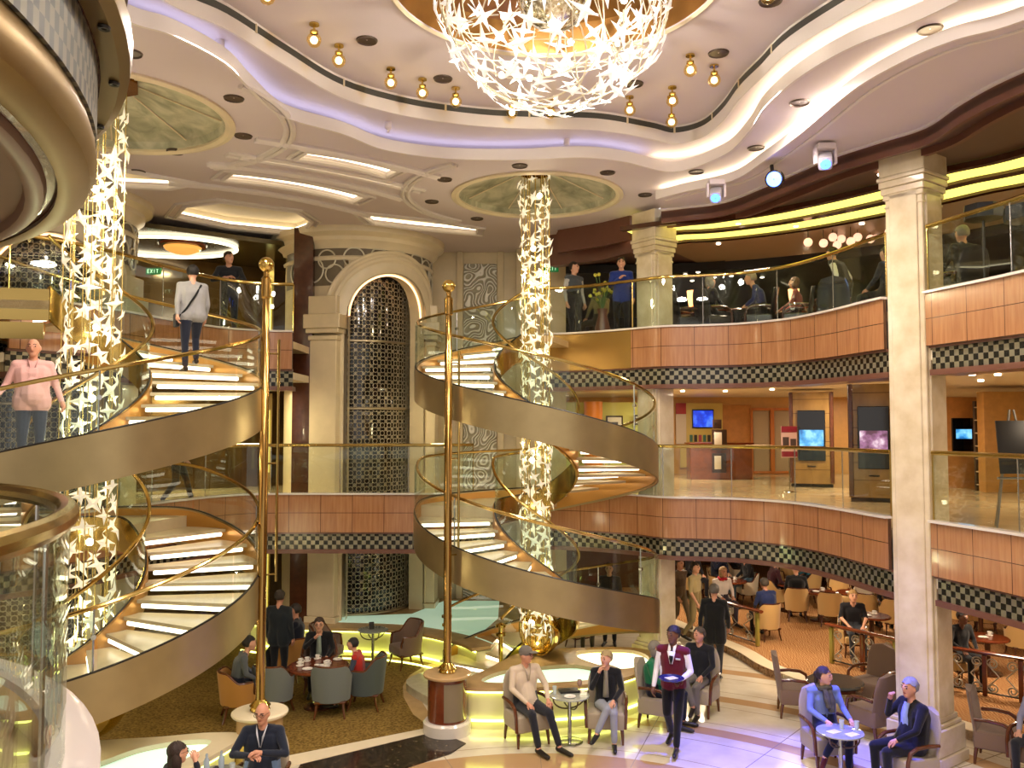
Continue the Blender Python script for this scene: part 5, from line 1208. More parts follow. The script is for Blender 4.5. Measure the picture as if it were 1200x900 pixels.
person('seated person in olive coat between the two standing people on the upper deck', (1.85, 18.1, Z7), (-.5, .8), SIT, '8a8058', '3a3428', 'b', ('bob', '5a4030'), 1.68)
p = clothm('8c7a52')
gL = 'black high-backed lounge chairs'
LC = armchair('lounge_chair', mat('lounge_black', '17181c', .35), woodD, 'black lounge chair under the grey-haired lady at the upper railing', (3.95, 16.75, Z7), ang(.8, .3), gL)
dup(LC, (4.85, 16.6, Z7), ang(-.8, .3), 'black lounge chair under the man in the blue jacket at the upper railing', gL)
dup(LC, (5.5, 16.4, Z7), ang(-.9, .3), 'empty black lounge chair in the middle of the upper lounge edge', gL)
dup(LC, (5.9, 15.6, Z7), ang(.3, .9), 'black lounge chair with its back to the curve of the upper railing', gL)
dup(LC, (3.5, 17.0, Z7), ang(.9, .1), 'black lounge chair close to the smaller marble column', gL)
dup(LC, (6.9, 13.0, Z7), ang(-.2, .9), 'black lounge chair under the grey-haired man behind the big column', gL)
person('grey-haired lady in dark jacket seated at the upper lounge railing', (3.95, 16.75, Z7), (.8, .3), SIT, '1d1e22', '16161a', 'b', ('bob', '8f8878'), 1.62)
person('man in blue jacket bending over the table in the upper lounge', (4.85, 16.6, Z7), (-.8, .3), lean(SIT, .2), '26306a', '16161a', 'b', ('short', '9a8a78'), 1.76)
person('musician in white shirt and black waistcoat standing in the upper lounge', (6.25, 15.9, Z7), (-.5, .6), lean(STAND, .25), '15161a', '121216', 'b', ('short', '1a1410'), 1.76, sleeve='d8d8dc')
person('seated person in dark clothes at the upper lounge close to the big column', (6.3, 14.3, Z7), (-.5, .8), SIT, '2a2c34', '16161a', 'b', ('short', '3a2a20'), 1.7)
person('grey-haired man seated with his back turned behind the big marble column upstairs', (6.9, 13.0, Z7), (-.2, .9), SIT, '1c1e24', '16161a', 'b', ('short', '9a968e'), 1.76)
person('woman in pink-red top seated beyond the empty lounge chair upstairs', (5.6, 16.9, Z7), (-.7, .3), SIT, 'a05a58', '2a2028', 'b', ('bob', '6a4a38'), 1.62)
gLt = 'dark lounge tables'
LT = woodtable('lounge_cocktail_table', 'dark round table between the lady and the man in blue upstairs', (4.4, 16.95, Z7), gLt, .62, .34, None)
dup(LT, (6.0, 16.5, Z7), 0, 'dark round table beside the musician upstairs', gLt)
def lamp(x, y, z, label):
    t = thing('table_lamp', label, 'lamp', (x, y, z)); m = MB(); m.lathe([(.01, 0), (.07, 0), (.07, .02), (.015, .04), (.015, .2)], (x, y, z), 16); m.obj('lamp_base', brass, t)
    m = MB(); m.lathe([(.07, .16), (.1, .34), (.11, .48), (.1, .48), (.06, .17)], (x, y, z), 20); m.obj('lamp_shade', emit('lamp_amber', 'ffb070', 3), t)
for x, y, lb in ((3.72, 17.5, 'glowing amber table lamp near the smaller column upstairs'), (5.75, 17.3, 'glowing amber table lamp behind the empty lounge chair upstairs')):
    t = dup(LT, (x, y, Z7), 0, 'dark round table under the '+lb.split(' upstairs')[0].replace('glowing ', ''), gLt); lamp(x, y, Z7+.62, lb)
# ---- cafe seats: chair, facing, occupant
gK = 'cream cafe tub chairs'
KZ = .14
cafe = [  # px, py, facing, chair label, person args
 (899, 749, (-.3, 1), 'cream cafe chair at the end of the short railing', ('elderly person in dark blue jacket seated at the end of the short railing', '25305a', '1c1e28', ('short', '4a423a'), 0)),
 (934, 727, (.25, 1), 'cream cafe chair under the bald man in black', ('bald man in black top seen from behind at the cafe table', '17181c', '20222a', ('bald', ''), 0)),
 (973, 733, (.3, .95), 'empty cream cafe chair facing away in the middle of the cafe', None),
 (1016, 735, (.6, .8), 'cream cafe chair under the man in the white shirt', ('man in white T-shirt and dark cap resting his chin on his hand', 'd8cdb8', '3a3c44', ('cap', '2a2624'), 1)),
 (1046, 742, (.1, 1), 'cream cafe chair under the blonde woman beside the column', ('blonde woman in black top seen from behind beside the column', '14151a', '1c1e24', ('bob', 'c8a468'), 0)),
 (984, 716, (-.3, -.95), 'empty cream cafe chair facing the middle table', None),
 (876, 707, (-.95, -.1), 'pale cafe chair under the man in jeans', ('man in dark jacket and jeans holding his phone in the cafe', '16171c', '5a7a94', ('short', '2a1e16'), 0)),
 (908, 716, (1, .1), 'cream cafe chair under the bearded man in maroon', ('bald bearded man in maroon sweater seated in the cafe', '3a1820', '1c1a22', ('bald', ''), 0)),
 (980, 693, (.2, -1), 'empty pale cafe chair far back by the cafe wall', None), (1010, 697, (-.2, -1), 'empty pale cafe chair far back close to the column', None),
 (925, 694, (.0, -1), 'empty cream cafe chair behind the man in teal', None),
 (1000, 768, (-.1, -.7), 'cream cafe chair behind the cafe railing under the woman in black', ('woman with sunglasses in black sleeveless top seated behind the cafe railing', '1a1a20', '30343c', ('short', '9a7a4a'), 1)),
 (846, 731, (.3, -.9), 'pale cafe chair under the woman in white and red', ('blonde woman in white cardigan and red scarf in the cafe', 'e6dcd4', '3a3440', ('bob', 'a8865a'), 0)),
 (842, 700, (.4, -.9), 'cream cafe chair far back under the man in navy', ('man in navy sweatshirt with hand to his face far back in the cafe', '1c2036', '20222a', ('short', '7a6a58'), 0)),
 (950, 704, (-.6, .6), 'cream cafe chair under the man in teal', ('man in teal shirt leaning over the cafe table', '2c7286', '22242c', ('short', '8a6a58'), 0)),
 (1126, 800, (.2, -.95), 'cream cafe chair beyond the column under the man in black', ('man with short dark hair in black top seated beyond the column', '111114', '1a1b20', ('short', '1a1412'), 0)),
 (1128, 738, (-.5, .8), 'empty cream cafe chair beyond the column, nearest to it', None), (1155, 741, (.4, .9), 'empty cream cafe chair beyond the column, in the row middle', None),
 (1196, 772, (.1, 1), 'empty orange-cream cafe chair beyond the column at the picture edge', None), (1180, 728, (-.6, .6), 'empty pale cafe chair beyond the column, far back', None),
 (862, 690, (.8, -.3), 'pale cafe chair at the far wall behind the man in jeans', ('person in dark coat at the far wall of the cafe', '2a2226', '1c1a20', ('short', '2a1e18'), 0)),
 (812, 701, (.5, -.85), 'cream cafe chair behind the walking couple', ('woman in black top seated behind the walking couple', '1a1618', '1c1a20', ('short', '5a2c1c'), 0)),
 (962, 684, (-.7, -.2), 'cream cafe chair far back beside the person in red', ('person in red top far back in the cafe', 'b01c30', '22242c', ('short', '3a2c24'), 0)),
]
K0 = None
for i, (px, py, fc, lb, who) in enumerate(cafe):
    x, y = G(px, py, KZ)
    pale = lb.startswith(('pale', 'empty pale'))
    if i == 0: K0 = tubchair('cafe_chair', creamF, woodD, lb, (x, y, KZ), ang(*fc), gK, .84, .62); K0.scale = (.84, .86, .93)
    elif i == 6: K1 = tubchair('cafe_chair', paleF, woodD, lb, (x, y, KZ), ang(*fc), gK, .84, .62); K1.scale = (.84, .86, .93)
    else: dup(K1 if (pale and i > 6) else K0, (x, y, KZ), ang(*fc), lb, gK)
    if who:
        J = lean(SIT, .12)
        person(who[0], (x, y, KZ), fc, J, who[1], who[2], 'c' if 'beyond the column' in who[0] else 'ab'[i % 2], who[3], 1.68+.02*(i % 5), bare=bool(who[4]), vox=.016, fat=1.08, ov=dict(wrr=(-.06, -.22, 1.0), elr=(-.22, -.2, .82)) if 'hand' in who[0] else None, extra=scarf('b02030', False) if 'red scarf' in who[0] else None)
gT = 'dark wood cafe tables'
KT = None
for i, (px, py, r, lb) in enumerate(((961, 727, .42, 'large cafe table beside the empty middle chair'), (1000, 728, .42, 'round cafe table by the man in the white shirt'), (858, 712, .34, 'cafe table of the man in navy'), (925, 716, .38, 'round cafe table of the man in maroon'), (995, 694, .34, 'round cafe table with blue cloth far back'), (1022, 760, .34, 'round cafe table behind the cafe railing'), (1150, 752, .36, 'round cafe table beyond the column'), (1158, 790, .36, 'round cafe table by the man beyond the column'))):
    x, y = G(px, py, KZ)
    if KT is None: KT = woodtable('cafe_table', lb, (x, y, KZ), gT, .68, .38)
    else: dup(KT, (x, y, KZ), 0, lb, gT)
    small('plate', 'white plate on the '+lb, 'plate', (x-.1, y-.05, KZ+.68), 'plate'); small('cup', 'white cup on the '+lb, 'cup', (x+.1, y+.1, KZ+.68), 'cup')
# ---- cafe railing: wood rail, posts and scrolls
def scroll(m, o, d, z, s, r0, turns=1.6, flipz=1):
    pts = []
    for i in range(26):
        q = i/25*turns*2*PI; r = r0*(1-.75*i/25); pts.append((o[0]+d[0]*s*(r*math.cos(q)), o[1]+d[1]*s*(r*math.cos(q)), z+flipz*r*math.sin(q)))
    m.tube(pts, .012, 6)
def caferail(label, a, b, n):
    A_, B_ = Vector(a), Vector(b); d = (B_-A_); L = d.length; d.normalize(); z0 = .15; t = thing('cafe_railing', label, 'railing', (a[0], a[1], z0))
    m = MB(); m.tube([tuple(A_-d*.12)+(z0+.72,), tuple(B_+d*.12)+(z0+.72,)], .05, 8, flat=(1.2, .7)); m.obj('wood_rail', woodM, t)
    for i in range(n+1):
        p = A_+d*L*i/n; m = MB(); m.rbox((p.x, p.y, z0+.34), (.07, .07, .68), .01, math.atan2(d.y, d.x)); m.obj('post', mat('rail_post', 'a8a050', .3, .4) if i in (0, n) else woodM, t)
        if i < n:
            c = A_+d*L*(i+.5)/n; m = MB(); w = L/n*.5
            for s in (-1, 1):
                scroll(m, c+d*s*w*.55, d, z0+.55, s, .09); scroll(m, c+d*s*w*.55, d, z0+.15, s, .09, flipz=-1)
                m.tube([tuple(c+d*s*w*.55+d*s*.09)+(z0+.55,), tuple(c+d*s*w*.2)+(z0+.35,), tuple(c+d*s*w*.55+d*s*.09)+(z0+.15,)], .012, 6)
            m.obj('scroll_panel', mat('scroll_grey', 'b9b5a4', .35, .5), t)
            m = MB(); m.tube([tuple(A_+d*L*i/n)+(z0+.06,), tuple(A_+d*L*(i+1)/n)+(z0+.06,)], .014, 6); m.obj('lower_bar', dark, t)
caferail('short railing with wood rail and scrolls beside the walking man in black', G(848, 744, .15), G(888, 757, .15), 1)
caferail('railing with wood rail and scrolls ending at the big marble column', G(975, 777, .15), G(1050, 797, .15), 2)
caferail('railing with wood rail and scrolls beyond the big marble column', G(1114, 808, .15), (G(1200, 828, .15)[0]+.9, G(1200, 828, .15)[1]-.5), 4)

person('person in dark trousers walking on the middle deck behind the first staircase', (GY(207, 562, 15.9)[0], 15.9, Z6), (.9, .2), WALK, '3a2a2a', '17171c', 'b', ('short', '2a1e16'), 1.72)
person('man in black standing on the ground floor behind the central staircase glass', (GY(714, 680, 18.6)[0], 18.6, 0), (-.2, -1), STAND, '15161a', '14141a', 'b', ('short', '2a1e16'), 1.76, jacket=.06)
c_ = dup(K0, (GY(678, 690, 18.4)[0], 18.4, 0), ang(.4, -.9), 'cream tub chair behind the central staircase, beside the standing man in black', gK)
person('woman in beige jacket seated behind the central staircase glass', tuple(c_.location), (.4, -.9), SIT, 'c0ae8c', '4a4438', 'b', ('bob', '8a7050'), 1.64)
# ================================================================== SHOP DECK (middle deck)
def box_thing(label): pass
def screen(parent, c, w, h, yaw, col, e, nm='screen'):
    n = Vector((math.cos(yaw), math.sin(yaw), 0)); m = MB(); p = Vector(c)
    m.rbox(tuple(p+n*.012), (.02, w, h), .004, yaw, 1); return m.obj(nm, emit('screen_'+nm+col, col, e), parent)
def picture_screen(name, c1, c2, c3):
    if name in _M: return _M[name]
    m, nt, b = base(name); L = nt.links.new; tc = nt.nodes.new('ShaderNodeTexCoord'); n = nt.nodes.new('ShaderNodeTexNoise'); n.inputs['Scale'].default_value = 4; n.inputs['Detail'].default_value = 4
    L(tc.outputs['Object'], n.inputs[0]); r = nt.nodes.new('ShaderNodeValToRGB'); e = r.color_ramp.elements; e[0].position = .38; e[1].position = .62; e[0].color = srgb(c1); e[1].color = srgb(c2); q = e.new(.5); q.color = srgb(c3)
    L(n.outputs['Fac'], r.inputs[0]); L(r.outputs[0], b.inputs['Emission Color']); b.inputs['Emission Strength'].default_value = 1.2; b.inputs['Base Color'].default_value = (.02, .02, .02, 1); _M[name] = m; return m
def kiosk(px, py, w, d, label, mt_):
    x, y = G(px, py, Z6); t = thing('screen_kiosk', label, 'kiosk', (x, y, Z6)); yaw = math.atan2(-y, -x); h = 2.36
    y += .3
    nrm = Vector((math.cos(yaw), math.sin(yaw), 0)); sd = Vector((-nrm.y, nrm.x, 0)); c = Vector((x, y, Z6))
    def B(cx, cz, dd, ww, hh, off_=0):
        m = MB(); p = c+nrm*off_+sd*cx; m.rbox((p.x, p.y, Z6+cz), (dd, ww, hh), .012, yaw, 1); return m
    m = MB(); m.wall([tuple((c+nrm*.0+sd*(w/2))[:2]), tuple((c+sd*(-w/2))[:2])], Z6+.08, Z6+h, d, side=1); m.obj('cabinet', woodO, t)
    B(0, .04, d*.9, w*.94, .08, -d/2).obj('plinth', dark, t)
    for s in (-1, 1): B(s*(w/2-.05), h/2+.05, .03, .09, h-.1, .015).obj('side_trim', wood1, t)
    B(0, 1.28, .05, w*.62, 1.25, .02).obj('display_frame', mat('screen_black', '0c0c0e', .1, 0, .7), t)
    o = B(0, 1.22, .02, w*.54, .4, .05).obj('screen', mt_, t)
    B(0, .52, .03, .2, .03, .015).obj('slot', dark, t)
    return t
kiosk(957, 572, 1.05, .8, 'wood-clad kiosk with a blue video screen on the middle deck', picture_screen('sea_screen', '1a6aa8', '8fd0f0', '4aa4dc'))
kiosk(1033, 590, .95, .8, 'wood-clad kiosk with a pinkish video screen close to the big column', picture_screen('dance_screen', '5a3a48', 'e8d0d8', '9a6a8a'))
# wall behind: doors, reception, screen
YW = 27.28
def wallpanel(x0, x1, z0, z1, mt_, y=YW, th=.06, nm='panel'):
    m = MB(); m.rbox(((x0+x1)/2, y, (z0+z1)/2), (x1-x0, th, z1-z0), .01); return m
def XW(px, Y=YW): return (px-600)/1000*Y*1.0
m = wallpanel(XW(845), XW(880), Z6, Z6+2.2, None); struct('wall_wood_panel', m, mat('oak_orange', 'c08448', .3, noise=.12, ns=6))
for k, (a, b) in enumerate(((880, 903), (905, 931))):
    t = thing('door_%d' % (k+1), 'wood-framed pale door in the back wall of the middle deck', 'door', (XW(a), YW, Z6)); t['kind'] = 'structure'
    m = wallpanel(XW(a)+.05, XW(b)-.05, Z6+.08, Z6+2.0, None, th=.05); m.obj('door_leaf', mat('door_taupe', 'b7a283', .5), t)
    m = MB()
    for s in (a, b): m.rbox((XW(s), YW-.03, Z6+1.05), (.07, .1, 2.1), .01)
    m.rbox(((XW(a)+XW(b))/2, YW-.03, Z6+2.06), (XW(b)-XW(a), .1, .08), .01); m.rbox(((XW(a)+XW(b))/2, YW-.03, Z6+.05), (XW(b)-XW(a), .1, .08), .01); m.obj('door_frame', mat('door_orange', 'c9793a', .3), t)
t = thing('reception_desk', 'wooden reception desk under the blue wall screen', 'desk', (XW(815), 25.2, Z6))
m = MB(); m.rbox((XW(818), 24.6, Z6+.5), (1.75, .6, 1.0), .02); m.obj('desk_body', mat('desk_wood', '8a4a28', .25, coat=.4, noise=.15), t)
m = MB(); m.rbox((XW(818), 24.6, Z6+1.02), (1.85, .7, .05), .015); m.obj('desk_top', woodM, t)
m = wallpanel(XW(796), XW(846), Z6+.2, Z6+2.25, None, YW-.05); tag(m.obj('wall_board', mat('board_yellow', 'd8bf6a', .4)), 'yellow wall board behind the reception desk', 'wall panel')
t = thing('wall_screen', 'blue television screen on the yellow wall board above the reception desk', 'screen', (XW(822), YW-.1, Z6+1.75))
m = wallpanel(XW(810), XW(835), Z6+1.45, Z6+2.05, None, YW-.12, .06); m.obj('screen_frame', dark, t)
m = wallpanel(XW(811), XW(834), Z6+1.49, Z6+2.01, None, YW-.155, .02); m.obj('screen', picture_screen('info_screen', '1030b0', '4a7af0', '1a44d0'), t)
for k in range(6):
    m = wallpanel(XW(807+5.2*k), XW(810.6+5.2*k), Z6+1.02, Z6+1.24, None, YW-.1, .02)
    tag(m.obj('leaflet', mat('leaflet_%d' % (k % 3), ('4a7a6a', '3a3430', 'b04a5a')[k % 3], .5)), 'small leaflet in the row under the blue screen', 'leaflet', 'leaflets under the blue screen')
m = wallpanel(XW(791), XW(803), Z6+.95, Z6+1.9, None, YW-.12, .04); tag(m.obj('notice_board', mat('notice', 'e0d2c0', .5)), 'pale notice board beside the yellow wall board', 'notice')
m = wallpanel(XW(791), XW(803), Z6+1.9, Z6+2.25, None, YW-.12, .04); tag(m.obj('notice_header', mat('notice_red', 'b03a40', .5)), 'red header panel above the pale notice board', 'notice')
for k, (a, b, z0, z1, lb) in enumerate(((834, 851, .85, 1.42, 'brochure holder with a bright leaflet, above the other holder'), (834, 850, .2, .75, 'brochure holder with white frames, below the other holder'), (835, 845, 1.44, 1.7, 'small dark sign above the brochure holders'))):
    t = thing('brochure_holder', lb, 'holder', (XW(a), 24.4, Z6+z0)); Y = 24.2
    m = wallpanel((a-600)/1000*Y, (b-600)/1000*Y, Z6+z0, Z6+z1, None, Y, .08); m.obj('holder_back', mat('holder_dark', '3a2418', .4), t)
    m = wallpanel((a+2-600)/1000*Y, (b-6-600)/1000*Y, Z6+z0+.1, Z6+z1-.08, None, Y-.05, .02); m.obj('leaflet', mat('leaflet_white', 'ece6da', .5) if k < 2 else dark, t)
x, y = G(924, 583, Z6); y += 1.5; x = .324*y
t = thing('poster_stand', 'red and white poster on a thin metal floor stand before the doors', 'sign', (x, y, Z6))
m = MB(); m.rbox((x, y, Z6+1.15), (.36, .03, .72), .006); m.obj('poster', mat('poster_pink', 'd8b4b0', .5), t)
m = MB(); m.rbox((x, y-.02, Z6+1.44), (.36, .012, .14), .003); m.rbox((x, y-.02, Z6+.87), (.36, .012, .12), .003); m.obj('red_band', mat('poster_red', '8a1a34', .5), t)
m = MB(); m.rbox((x-.08, y-.02, Z6+1.15), (.14, .012, .22), .003); m.rbox((x+.09, y-.02, Z6+1.12), (.13, .012, .2), .003); m.obj('photo_print', mat('poster_dark', '4a3a3a', .5), t)
m = MB(); m.tube([(x, y, Z6), (x, y, Z6+.8)], .014, 8); m.lathe([(.01, 0), (.16, 0), (.15, .02), (.01, .025)], (x, y, Z6), 20); m.obj('stand', steel, t)
# right part beyond the column: wall screen, shelves, easel
m = MB(); Y = 21.0; m.rbox((.546*Y, Y, Z6+1.1), (2.4, .2, 2.25), .02); struct('wall_wood_panel', m, mat('oak_orange', 'c08448', .3, noise=.12, ns=6))
t = thing('wall_screen', 'tall black display with a small blue picture on the wood wall beyond the column', 'screen', (.525*Y, Y-.1, Z6+1.2))
def yb(py, Y): return GY(600, py, Y)[2]
m = MB(); m.rbox((.5245*Y, Y-.13, (yb(490, Y)+yb(529, Y))/2), (.026*Y, .06, yb(490, Y)-yb(529, Y)), .01); m.obj('screen_frame', mat('screen_black', '0c0c0e', .1, 0, .7), t)
m = MB(); m.rbox((.5245*Y, Y-.17, (yb(503, Y)+yb(514, Y))/2), (.018*Y, .02, yb(503, Y)-yb(514, Y)), .004); m.obj('screen', picture_screen('sea_screen', '1a6aa8', '8fd0f0', '4aa4dc'), t)
t = thing('display_shelf', 'tall shelf of small goods beside the wood wall beyond the column', 'shelf', (.556*20, 20, Z6))
m = MB(); m.rbox((.556*20, 20.1, Z6+1.05), (.5, .1, 2.1), .01); m.obj('shelf_back', mat('shelf_dark', '4a3a2a', .5), t)
for k in range(7):
    m = MB(); m.rbox((.556*20, 19.95, Z6+.15+.3*k), (.5, .3, .03), .006); m.obj('shelf_board', cream, t)
gS = 'small goods on the display shelf'
for k in range(7):
    for j in range(3):
        m = MB(); m.rbox((.556*20-.16+.16*j, 19.93, Z6+.235+.3*k), (.11, .14, .14), .02); tag(m.obj('gift_box', mat('goods_%d' % ((k+j) % 4), ('6a4a3a', 'c9b08a', '3a3a4a', '9a5a4a')[(k+j) % 4], .5)), 'small boxed item on the display shelf beyond the column', 'box', gS)
m = MB(); m.rbox((.6*19, 19.6, Z6+1.15), (1.3, .3, 2.3), .02); struct('wall_wood_panel', m, mat('oak_panel', 'b98a4c', .3, noise=.1))
x, y = .585*12.6, 12.6
t = thing('easel', 'metal floor easel holding a black board beyond the big column', 'easel', (x, y, Z6))
m = MB(); al = mat('aluminium', '9a9a98', .3, .9)
for a, b in (((x-.32, y-.1, Z6), (x-.02, y+.02, Z6+1.75)), ((x+.36, y-.1, Z6), (x+.04, y+.02, Z6+1.75)), ((x, y+.5, Z6), (x, y+.05, Z6+1.7))): m.tube([a, b], .018, 6)
m.tube([(x-.3, y-.12, Z6+.75), (x+.34, y-.12, Z6+.75)], .018, 6); m.obj('tripod', al, t)
m = MB(); m.rbox((x+.06, y-.06, Z6+1.2), (.62, .03, .78), .006, .0, M=Matrix.Rotation(R_(-7), 4, 'X')); tag(m.obj('display_board', mat('board_black', '141416', .4)), 'black display board standing on the metal easel', 'board')
# shop seen through the central stair: orange pillar, framed pictures
Y = 24.3
m = wallpanel(.062*Y, .165*Y, Z6, Z6+2.2, None, Y+.3, .1); struct('wall_shop_niche', m, mat('niche_lime', 'cfcf78', .5))
m = MB(); m.lathe([(.26, 0), (.26, 2.2)], (.094*Y, Y-.3, Z6), 24); struct('column_orange', m, mat('pillar_orange', 'd07a24', .4))
for k, (a, b, c0, c1, lb) in enumerate(((711, 731, 487, 510, 'black-framed artwork with white mount beside the orange pillar'), (680, 690, 485, 497, 'small framed artwork on the lime shop wall'), (744, 750, 486, 498, 'narrow framed artwork by the smaller column'))):
    za, zb = yb(c1, Y), yb(c0, Y); xa, xb = (a-600)/1000*Y, (b-600)/1000*Y; t = thing('framed_picture', lb, 'picture', ((xa+xb)/2, Y+.2, za))
    m = MB(); m.rbox(((xa+xb)/2, Y+.22, (za+zb)/2), (xb-xa, .05, zb-za), .008); m.obj('frame', dark, t)
    m = MB(); m.rbox(((xa+xb)/2, Y+.19, (za+zb)/2), (xb-xa-.09, .03, zb-za-.09), .005); m.obj('mount', mat('mount_white', 'e8e6dc', .5), t)
    m = MB(); m.rbox(((xa+xb)/2, Y+.17, (za+zb)/2), ((xb-xa)*.4, .02, (zb-za)*.35), .004); m.obj('print', mat('print_grey', '4a4c50', .5), t)
# exit signs
def exitsign(px, py, Y, label):
    p = GY(px, py, Y); t = thing('exit_sign', label, 'sign', p)
    m = MB(); m.rbox(p, (.34, .05, .15), .01); m.obj('sign_case', emit('exit_green', '0e6a34', .5), t)
    m = MB(); x = p[0]-.02
    for ch in 'EXIT':
        pass
    segs = {'E': [(0, 0, 0, 1), (0, 0, .7, 0), (0, .5, .6, .5), (0, 1, .7, 1)], 'X': [(0, 0, .7, 1), (0, 1, .7, 0)], 'I': [(.35, 0, .35, 1)], 'T': [(0, 1, .7, 1), (.35, 0, .35, 1)]}
    for k, ch in enumerate('EXIT'):
        ox = p[0]-.125+.066*k
        for a, b, c, d in segs[ch]: m.tube([(ox+a*.06, p[1]-.03, p[2]-.04+b*.08), (ox+c*.06, p[1]-.03, p[2]-.04+d*.08)], .006, 4)
    m.obj('lettering', emit('exit_white', 'd8ffd8', 1.0), t)
exitsign(180, 318, 19.2, 'green exit sign beside the first lift arch on the upper deck'); exitsign(646, 315, 19.6, 'green exit sign beside the crystal column on the upper deck')
# floor of the shop: track spots
for k, (px, py, Y) in enumerate(((800, 467, 22), (850, 466, 22), (905, 470, 21), (940, 469, 19), (1000, 468, 16), (1122, 456, 14), (1140, 464, 15), (1170, 462, 15), (1150, 470, 17))):
    p = GY(px, py, Y); m = MB(); m.lathe([(.01, .0), (.05, .0), (.06, .015), (.05, .03)], (p[0], p[1], 5.60), 14); tag(m.obj('ceiling_spot', emit('spot_warm', 'ffe8c8', 8)), 'small bright recessed spot in the middle deck ceiling', 'spot light', 'spots in the middle deck ceiling')
for k, (px, py, Y) in enumerate(((702, 300, 18.5), (704, 312, 19), (664, 286, 19), (733, 268, 17.5), (736, 304, 19), (865, 247, 16.2), (842, 289, 18), (921, 290, 17), (933, 275, 16.4), (1032, 207, 13), (1062, 209, 12.5), (803, 315, 20.6), (818, 311, 20.3), (837, 317, 21), (857, 314, 20.8), (893, 317, 21), (811, 318, 21.5), (945, 300, 19), (1010, 262, 16.2))):
    p = GY(px, py, Y); m = MB(); m.lathe([(.01, .0), (.04, .0), (.05, .015), (.04, .03)], (p[0], p[1], 8.385 if py > 299 and px > 800 else 8.575), 14); tag(m.obj('ceiling_spot', emit('spot_warm', 'ffe8c8', 8)), 'small bright recessed spot in the upper lounge ceiling', 'spot light', 'spots in the upper lounge ceiling')
# cluster of glowing glass globes over the lounge stage
gG = 'glowing glass globes over the lounge stage'
for k, (px, py) in enumerate(((947, 284), (965, 285), (981, 287), (986, 280), (997, 283), (1005, 278), (1020, 280), (1028, 274), (1042, 272), (976, 278), (1111, 259), (1122, 252), (1130, 258), (1118, 264))):
    p = GY(px, py, 16.5+.25*(k % 4)); t = thing('glass_globe', 'small glowing pinkish glass globe hanging over the lounge stage', 'pendant lamp', p, 0, gG)
    m = MB(); m.sph(p, .085, 12, 9); m.obj('globe', emit('globe_pink', 'ffc9a8', 1.05), t)
    m = MB(); m.tube([(p[0], p[1], p[2]+.09), (p[0], p[1], 8.62)], .008, 5); m.obj('cord', dark, t)
# stage things beyond the big column upstairs
def drumlike(px, py, Y, r, label):
    p = GY(px, py, Y); t = thing('cymbal_pad', label, 'drum pad', (p[0], p[1], Z7))
    m = MB(); m.lathe([(.01, -.12), (r, -.1), (r*1.05, 0), (r, .1), (.01, .12)], p, 8); m.obj('pad', mat('pad_black', '1c1d22', .4), t)
    m = MB(); m.tube([(p[0], p[1], Z7+.02), (p[0], p[1], p[2])], .02, 8)
    for k in range(3): m.tube([(p[0], p[1], Z7+.45), (p[0]+.35*math.cos(k*2.1), p[1]+.35*math.sin(k*2.1), Z7)], .014, 6)
    m.obj('stand', dark, t)
drumlike(1152, 249, 12.2, .26, 'black eight-sided drum pad on a thin stand upstairs beyond the column'); drumlike(1205, 250, 11.5, .3, 'black drum pad on a stand at the picture edge upstairs')
# dark picture wall and bar light at the back of the lounge
for k in range(5):
    x = 5+2.2*k; t = thing('wall_niche', 'dim arched lit niche on the lounge back wall', 'niche', (x, 28.8, Z7+1), 0, 'arched niches at the back of the lounge')
    m = MB(); m.tube([(x-.4, 28.8, Z7+.5)]+[(x+.4*-math.cos(q*PI/10), 28.8, Z7+1.2+.4*math.sin(q*PI/10)) for q in range(11)]+[(x+.4, 28.8, Z7+.5)], .04, 6); m.obj('arch_line', emit('arch_olive', '8a8a48', .8), t)
# flower arrangement between the people upstairs
x, y = 1.85, 17.35
t = thing('flower_vase', 'vase of yellow-green flowers at the upper railing between two standing people', 'flowers', (x, y, Z7))
m = MB(); m.lathe([(.01, 0), (.12, 0), (.16, .3), (.09, .6), (.12, .7), (.1, .7), (.07, .6)], (x, y, Z7), 20); m.obj('vase', brownp, t)
m = MB(); rnd = random.Random(4)
for k in range(22):
    a = rnd.uniform(0, 6.3); r = rnd.uniform(.05, .3); h = rnd.uniform(.9, 1.45); m.tube([(x, y, Z7+.65), (x+r*.4*math.cos(a), y+r*.4*math.sin(a), Z7+.65+(h-.65)*.6), (x+r*math.cos(a), y+r*math.sin(a), Z7+h)], .008, 4)
m.obj('stems', mat('stem_green', '4a6a2a', .6), t)
m = MB(); rnd = random.Random(4)
for k in range(22):
    a = rnd.uniform(0, 6.3); r = rnd.uniform(.05, .3); h = rnd.uniform(.9, 1.45); m.sph((x+r*math.cos(a), y+r*math.sin(a), Z7+h), .04, 8, 6)
m.obj('blossoms', mat('blossom', 'c9c24a', .6), t)
# ================================================================== LIGHT
def light(kind, name, loc, e, col, **k):
    l = bpy.data.lights.new(name, kind); l.energy = e; l.color = srgb(col)[:3]
    tgt = k.pop('to', None)
    for a, v in k.items(): setattr(l, a, v)
    o = bpy.data.objects.new(name, l); COL.objects.link(o); o.location = loc
    if tgt is not None: o.rotation_euler = (Vector(tgt)-Vector(loc)).to_track_quat('-Z', 'Y').to_euler()
    return o
W = bpy.data.worlds.new('world'); SC.world = W; W.use_nodes = True
W.node_tree.nodes['Background'].inputs[0].default_value = srgb('fff3ea'); W.node_tree.nodes['Background'].inputs[1].default_value = .8
light('POINT', 'globe_light', (GC[0], GC[1], 8.88), 240, 'fff2dc', shadow_soft_size=.12)
for c, zs in ((C1, (2.0, 4.6, 7.4)), (C2, (2.0, 4.6, 7.4))):
    for z in zs: light('POINT', 'crystal_light', (c[0], c[1], z), 48, 'fff0c0', shadow_soft_size=.1)
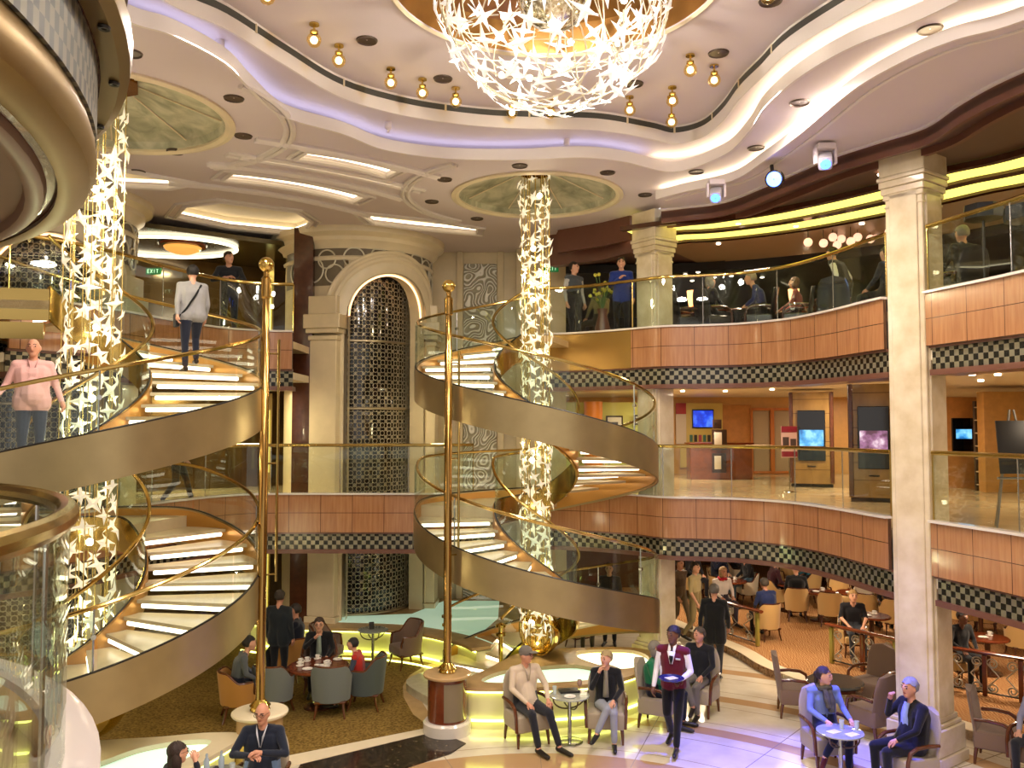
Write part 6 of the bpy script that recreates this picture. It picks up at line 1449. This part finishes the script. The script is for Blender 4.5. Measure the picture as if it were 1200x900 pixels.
# added ambient fill lamps over the hall; the ceiling cans themselves are unlit
for x, y, z, e in ((-1.2, 5, 9.2, 200), (3, 6, 9.2, 260), (0, 2, 9.2, 200), (-3.2, 9.5, 8.95, 200), (3.6, 11.2, 8.95, 200)):
    light('AREA', 'hall_fill_light', (x, y, z), e*1.15, 'fff0e4', shape='DISK', size=1.2)
# under the deck soffits
for x, y, z, e in ((5.5, 17, 2.38, 120), (8.5, 15, 2.38, 120), (4.5, 21, 2.38, 120), (8.5, 20, 2.38, 120), (12, 14, 2.38, 100), (9, 11, 2.38, 60),
                   (5, 18, 5.58, 120), (8, 20, 5.58, 160), (5, 24, 5.58, 160), (10, 16, 5.58, 140), (9, 11, 5.58, 120), (11, 25, 5.58, 140), (2.5, 22, 5.58, 100)):
    light('AREA', 'soffit_downlight', (x, y, z), e*.5, 'ffe6c6', shape='DISK', size=.6)
for x, y, z, e in ((5, 17.5, 8.4, 40), (9, 17, 8.4, 60), (8, 22, 8.4, 50), (10, 12, 8.4, 60)):
    light('AREA', 'lounge_downlight', (x, y, z), e*1.3, 'ffe2c4', shape='DISK', size=.5)
for x, y, z, e in ((-7, 19, 8.6, 60), (-5.5, 18, 5.5, 60), (-8, 20, 5.5, 60), (-5, 17, 2.3, 50), (-8, 17, 2.3, 60), (-9, 14, 2.3, 60), (-1.5, 18.5, 5.6, 20)):
    light('AREA', 'lobby_downlight', (x, y, z), e, 'fff0c0', shape='DISK', size=.5)
# stage lights: blue wash on the floor; the mauve ceiling wash is in its paint colour
light('SPOT', 'blue_beam', SP+Vector((-.1, -.16, -.06)), 5000, '2a3cff', spot_size=R_(34), spot_blend=.6, shadow_soft_size=.08, to=(3.4, 11.4, 0))
light('SPOT', 'blue_beam', MH1+Vector((-.06, -.18, -.14)), 3500, '3a4cff', spot_size=R_(30), spot_blend=.6, shadow_soft_size=.06, to=(4.6, 11.3, 0))
light('SPOT', 'blue_beam', (8.5, 14, 8.4), 500, '50a0ff', spot_size=R_(60), spot_blend=.6, shadow_soft_size=.08, to=(6.6, 14.5, 6.4))
vs = SC.view_settings; SC.display_settings.display_device = 'sRGB'
vs.view_transform = 'Standard'; vs.look = 'None'; vs.gamma = 1; vs.use_curve_mapping = False; vs.exposure = EXPO
cy = SC.cycles
cy.max_bounces = 8; cy.diffuse_bounces = 3; cy.glossy_bounces = 3; cy.transmission_bounces = 4; cy.transparent_max_bounces = 24
cy.caustics_reflective = False; cy.caustics_refractive = False; cy.sample_clamp_indirect = 4; cy.sample_clamp_direct = 0
cy.use_denoising = True
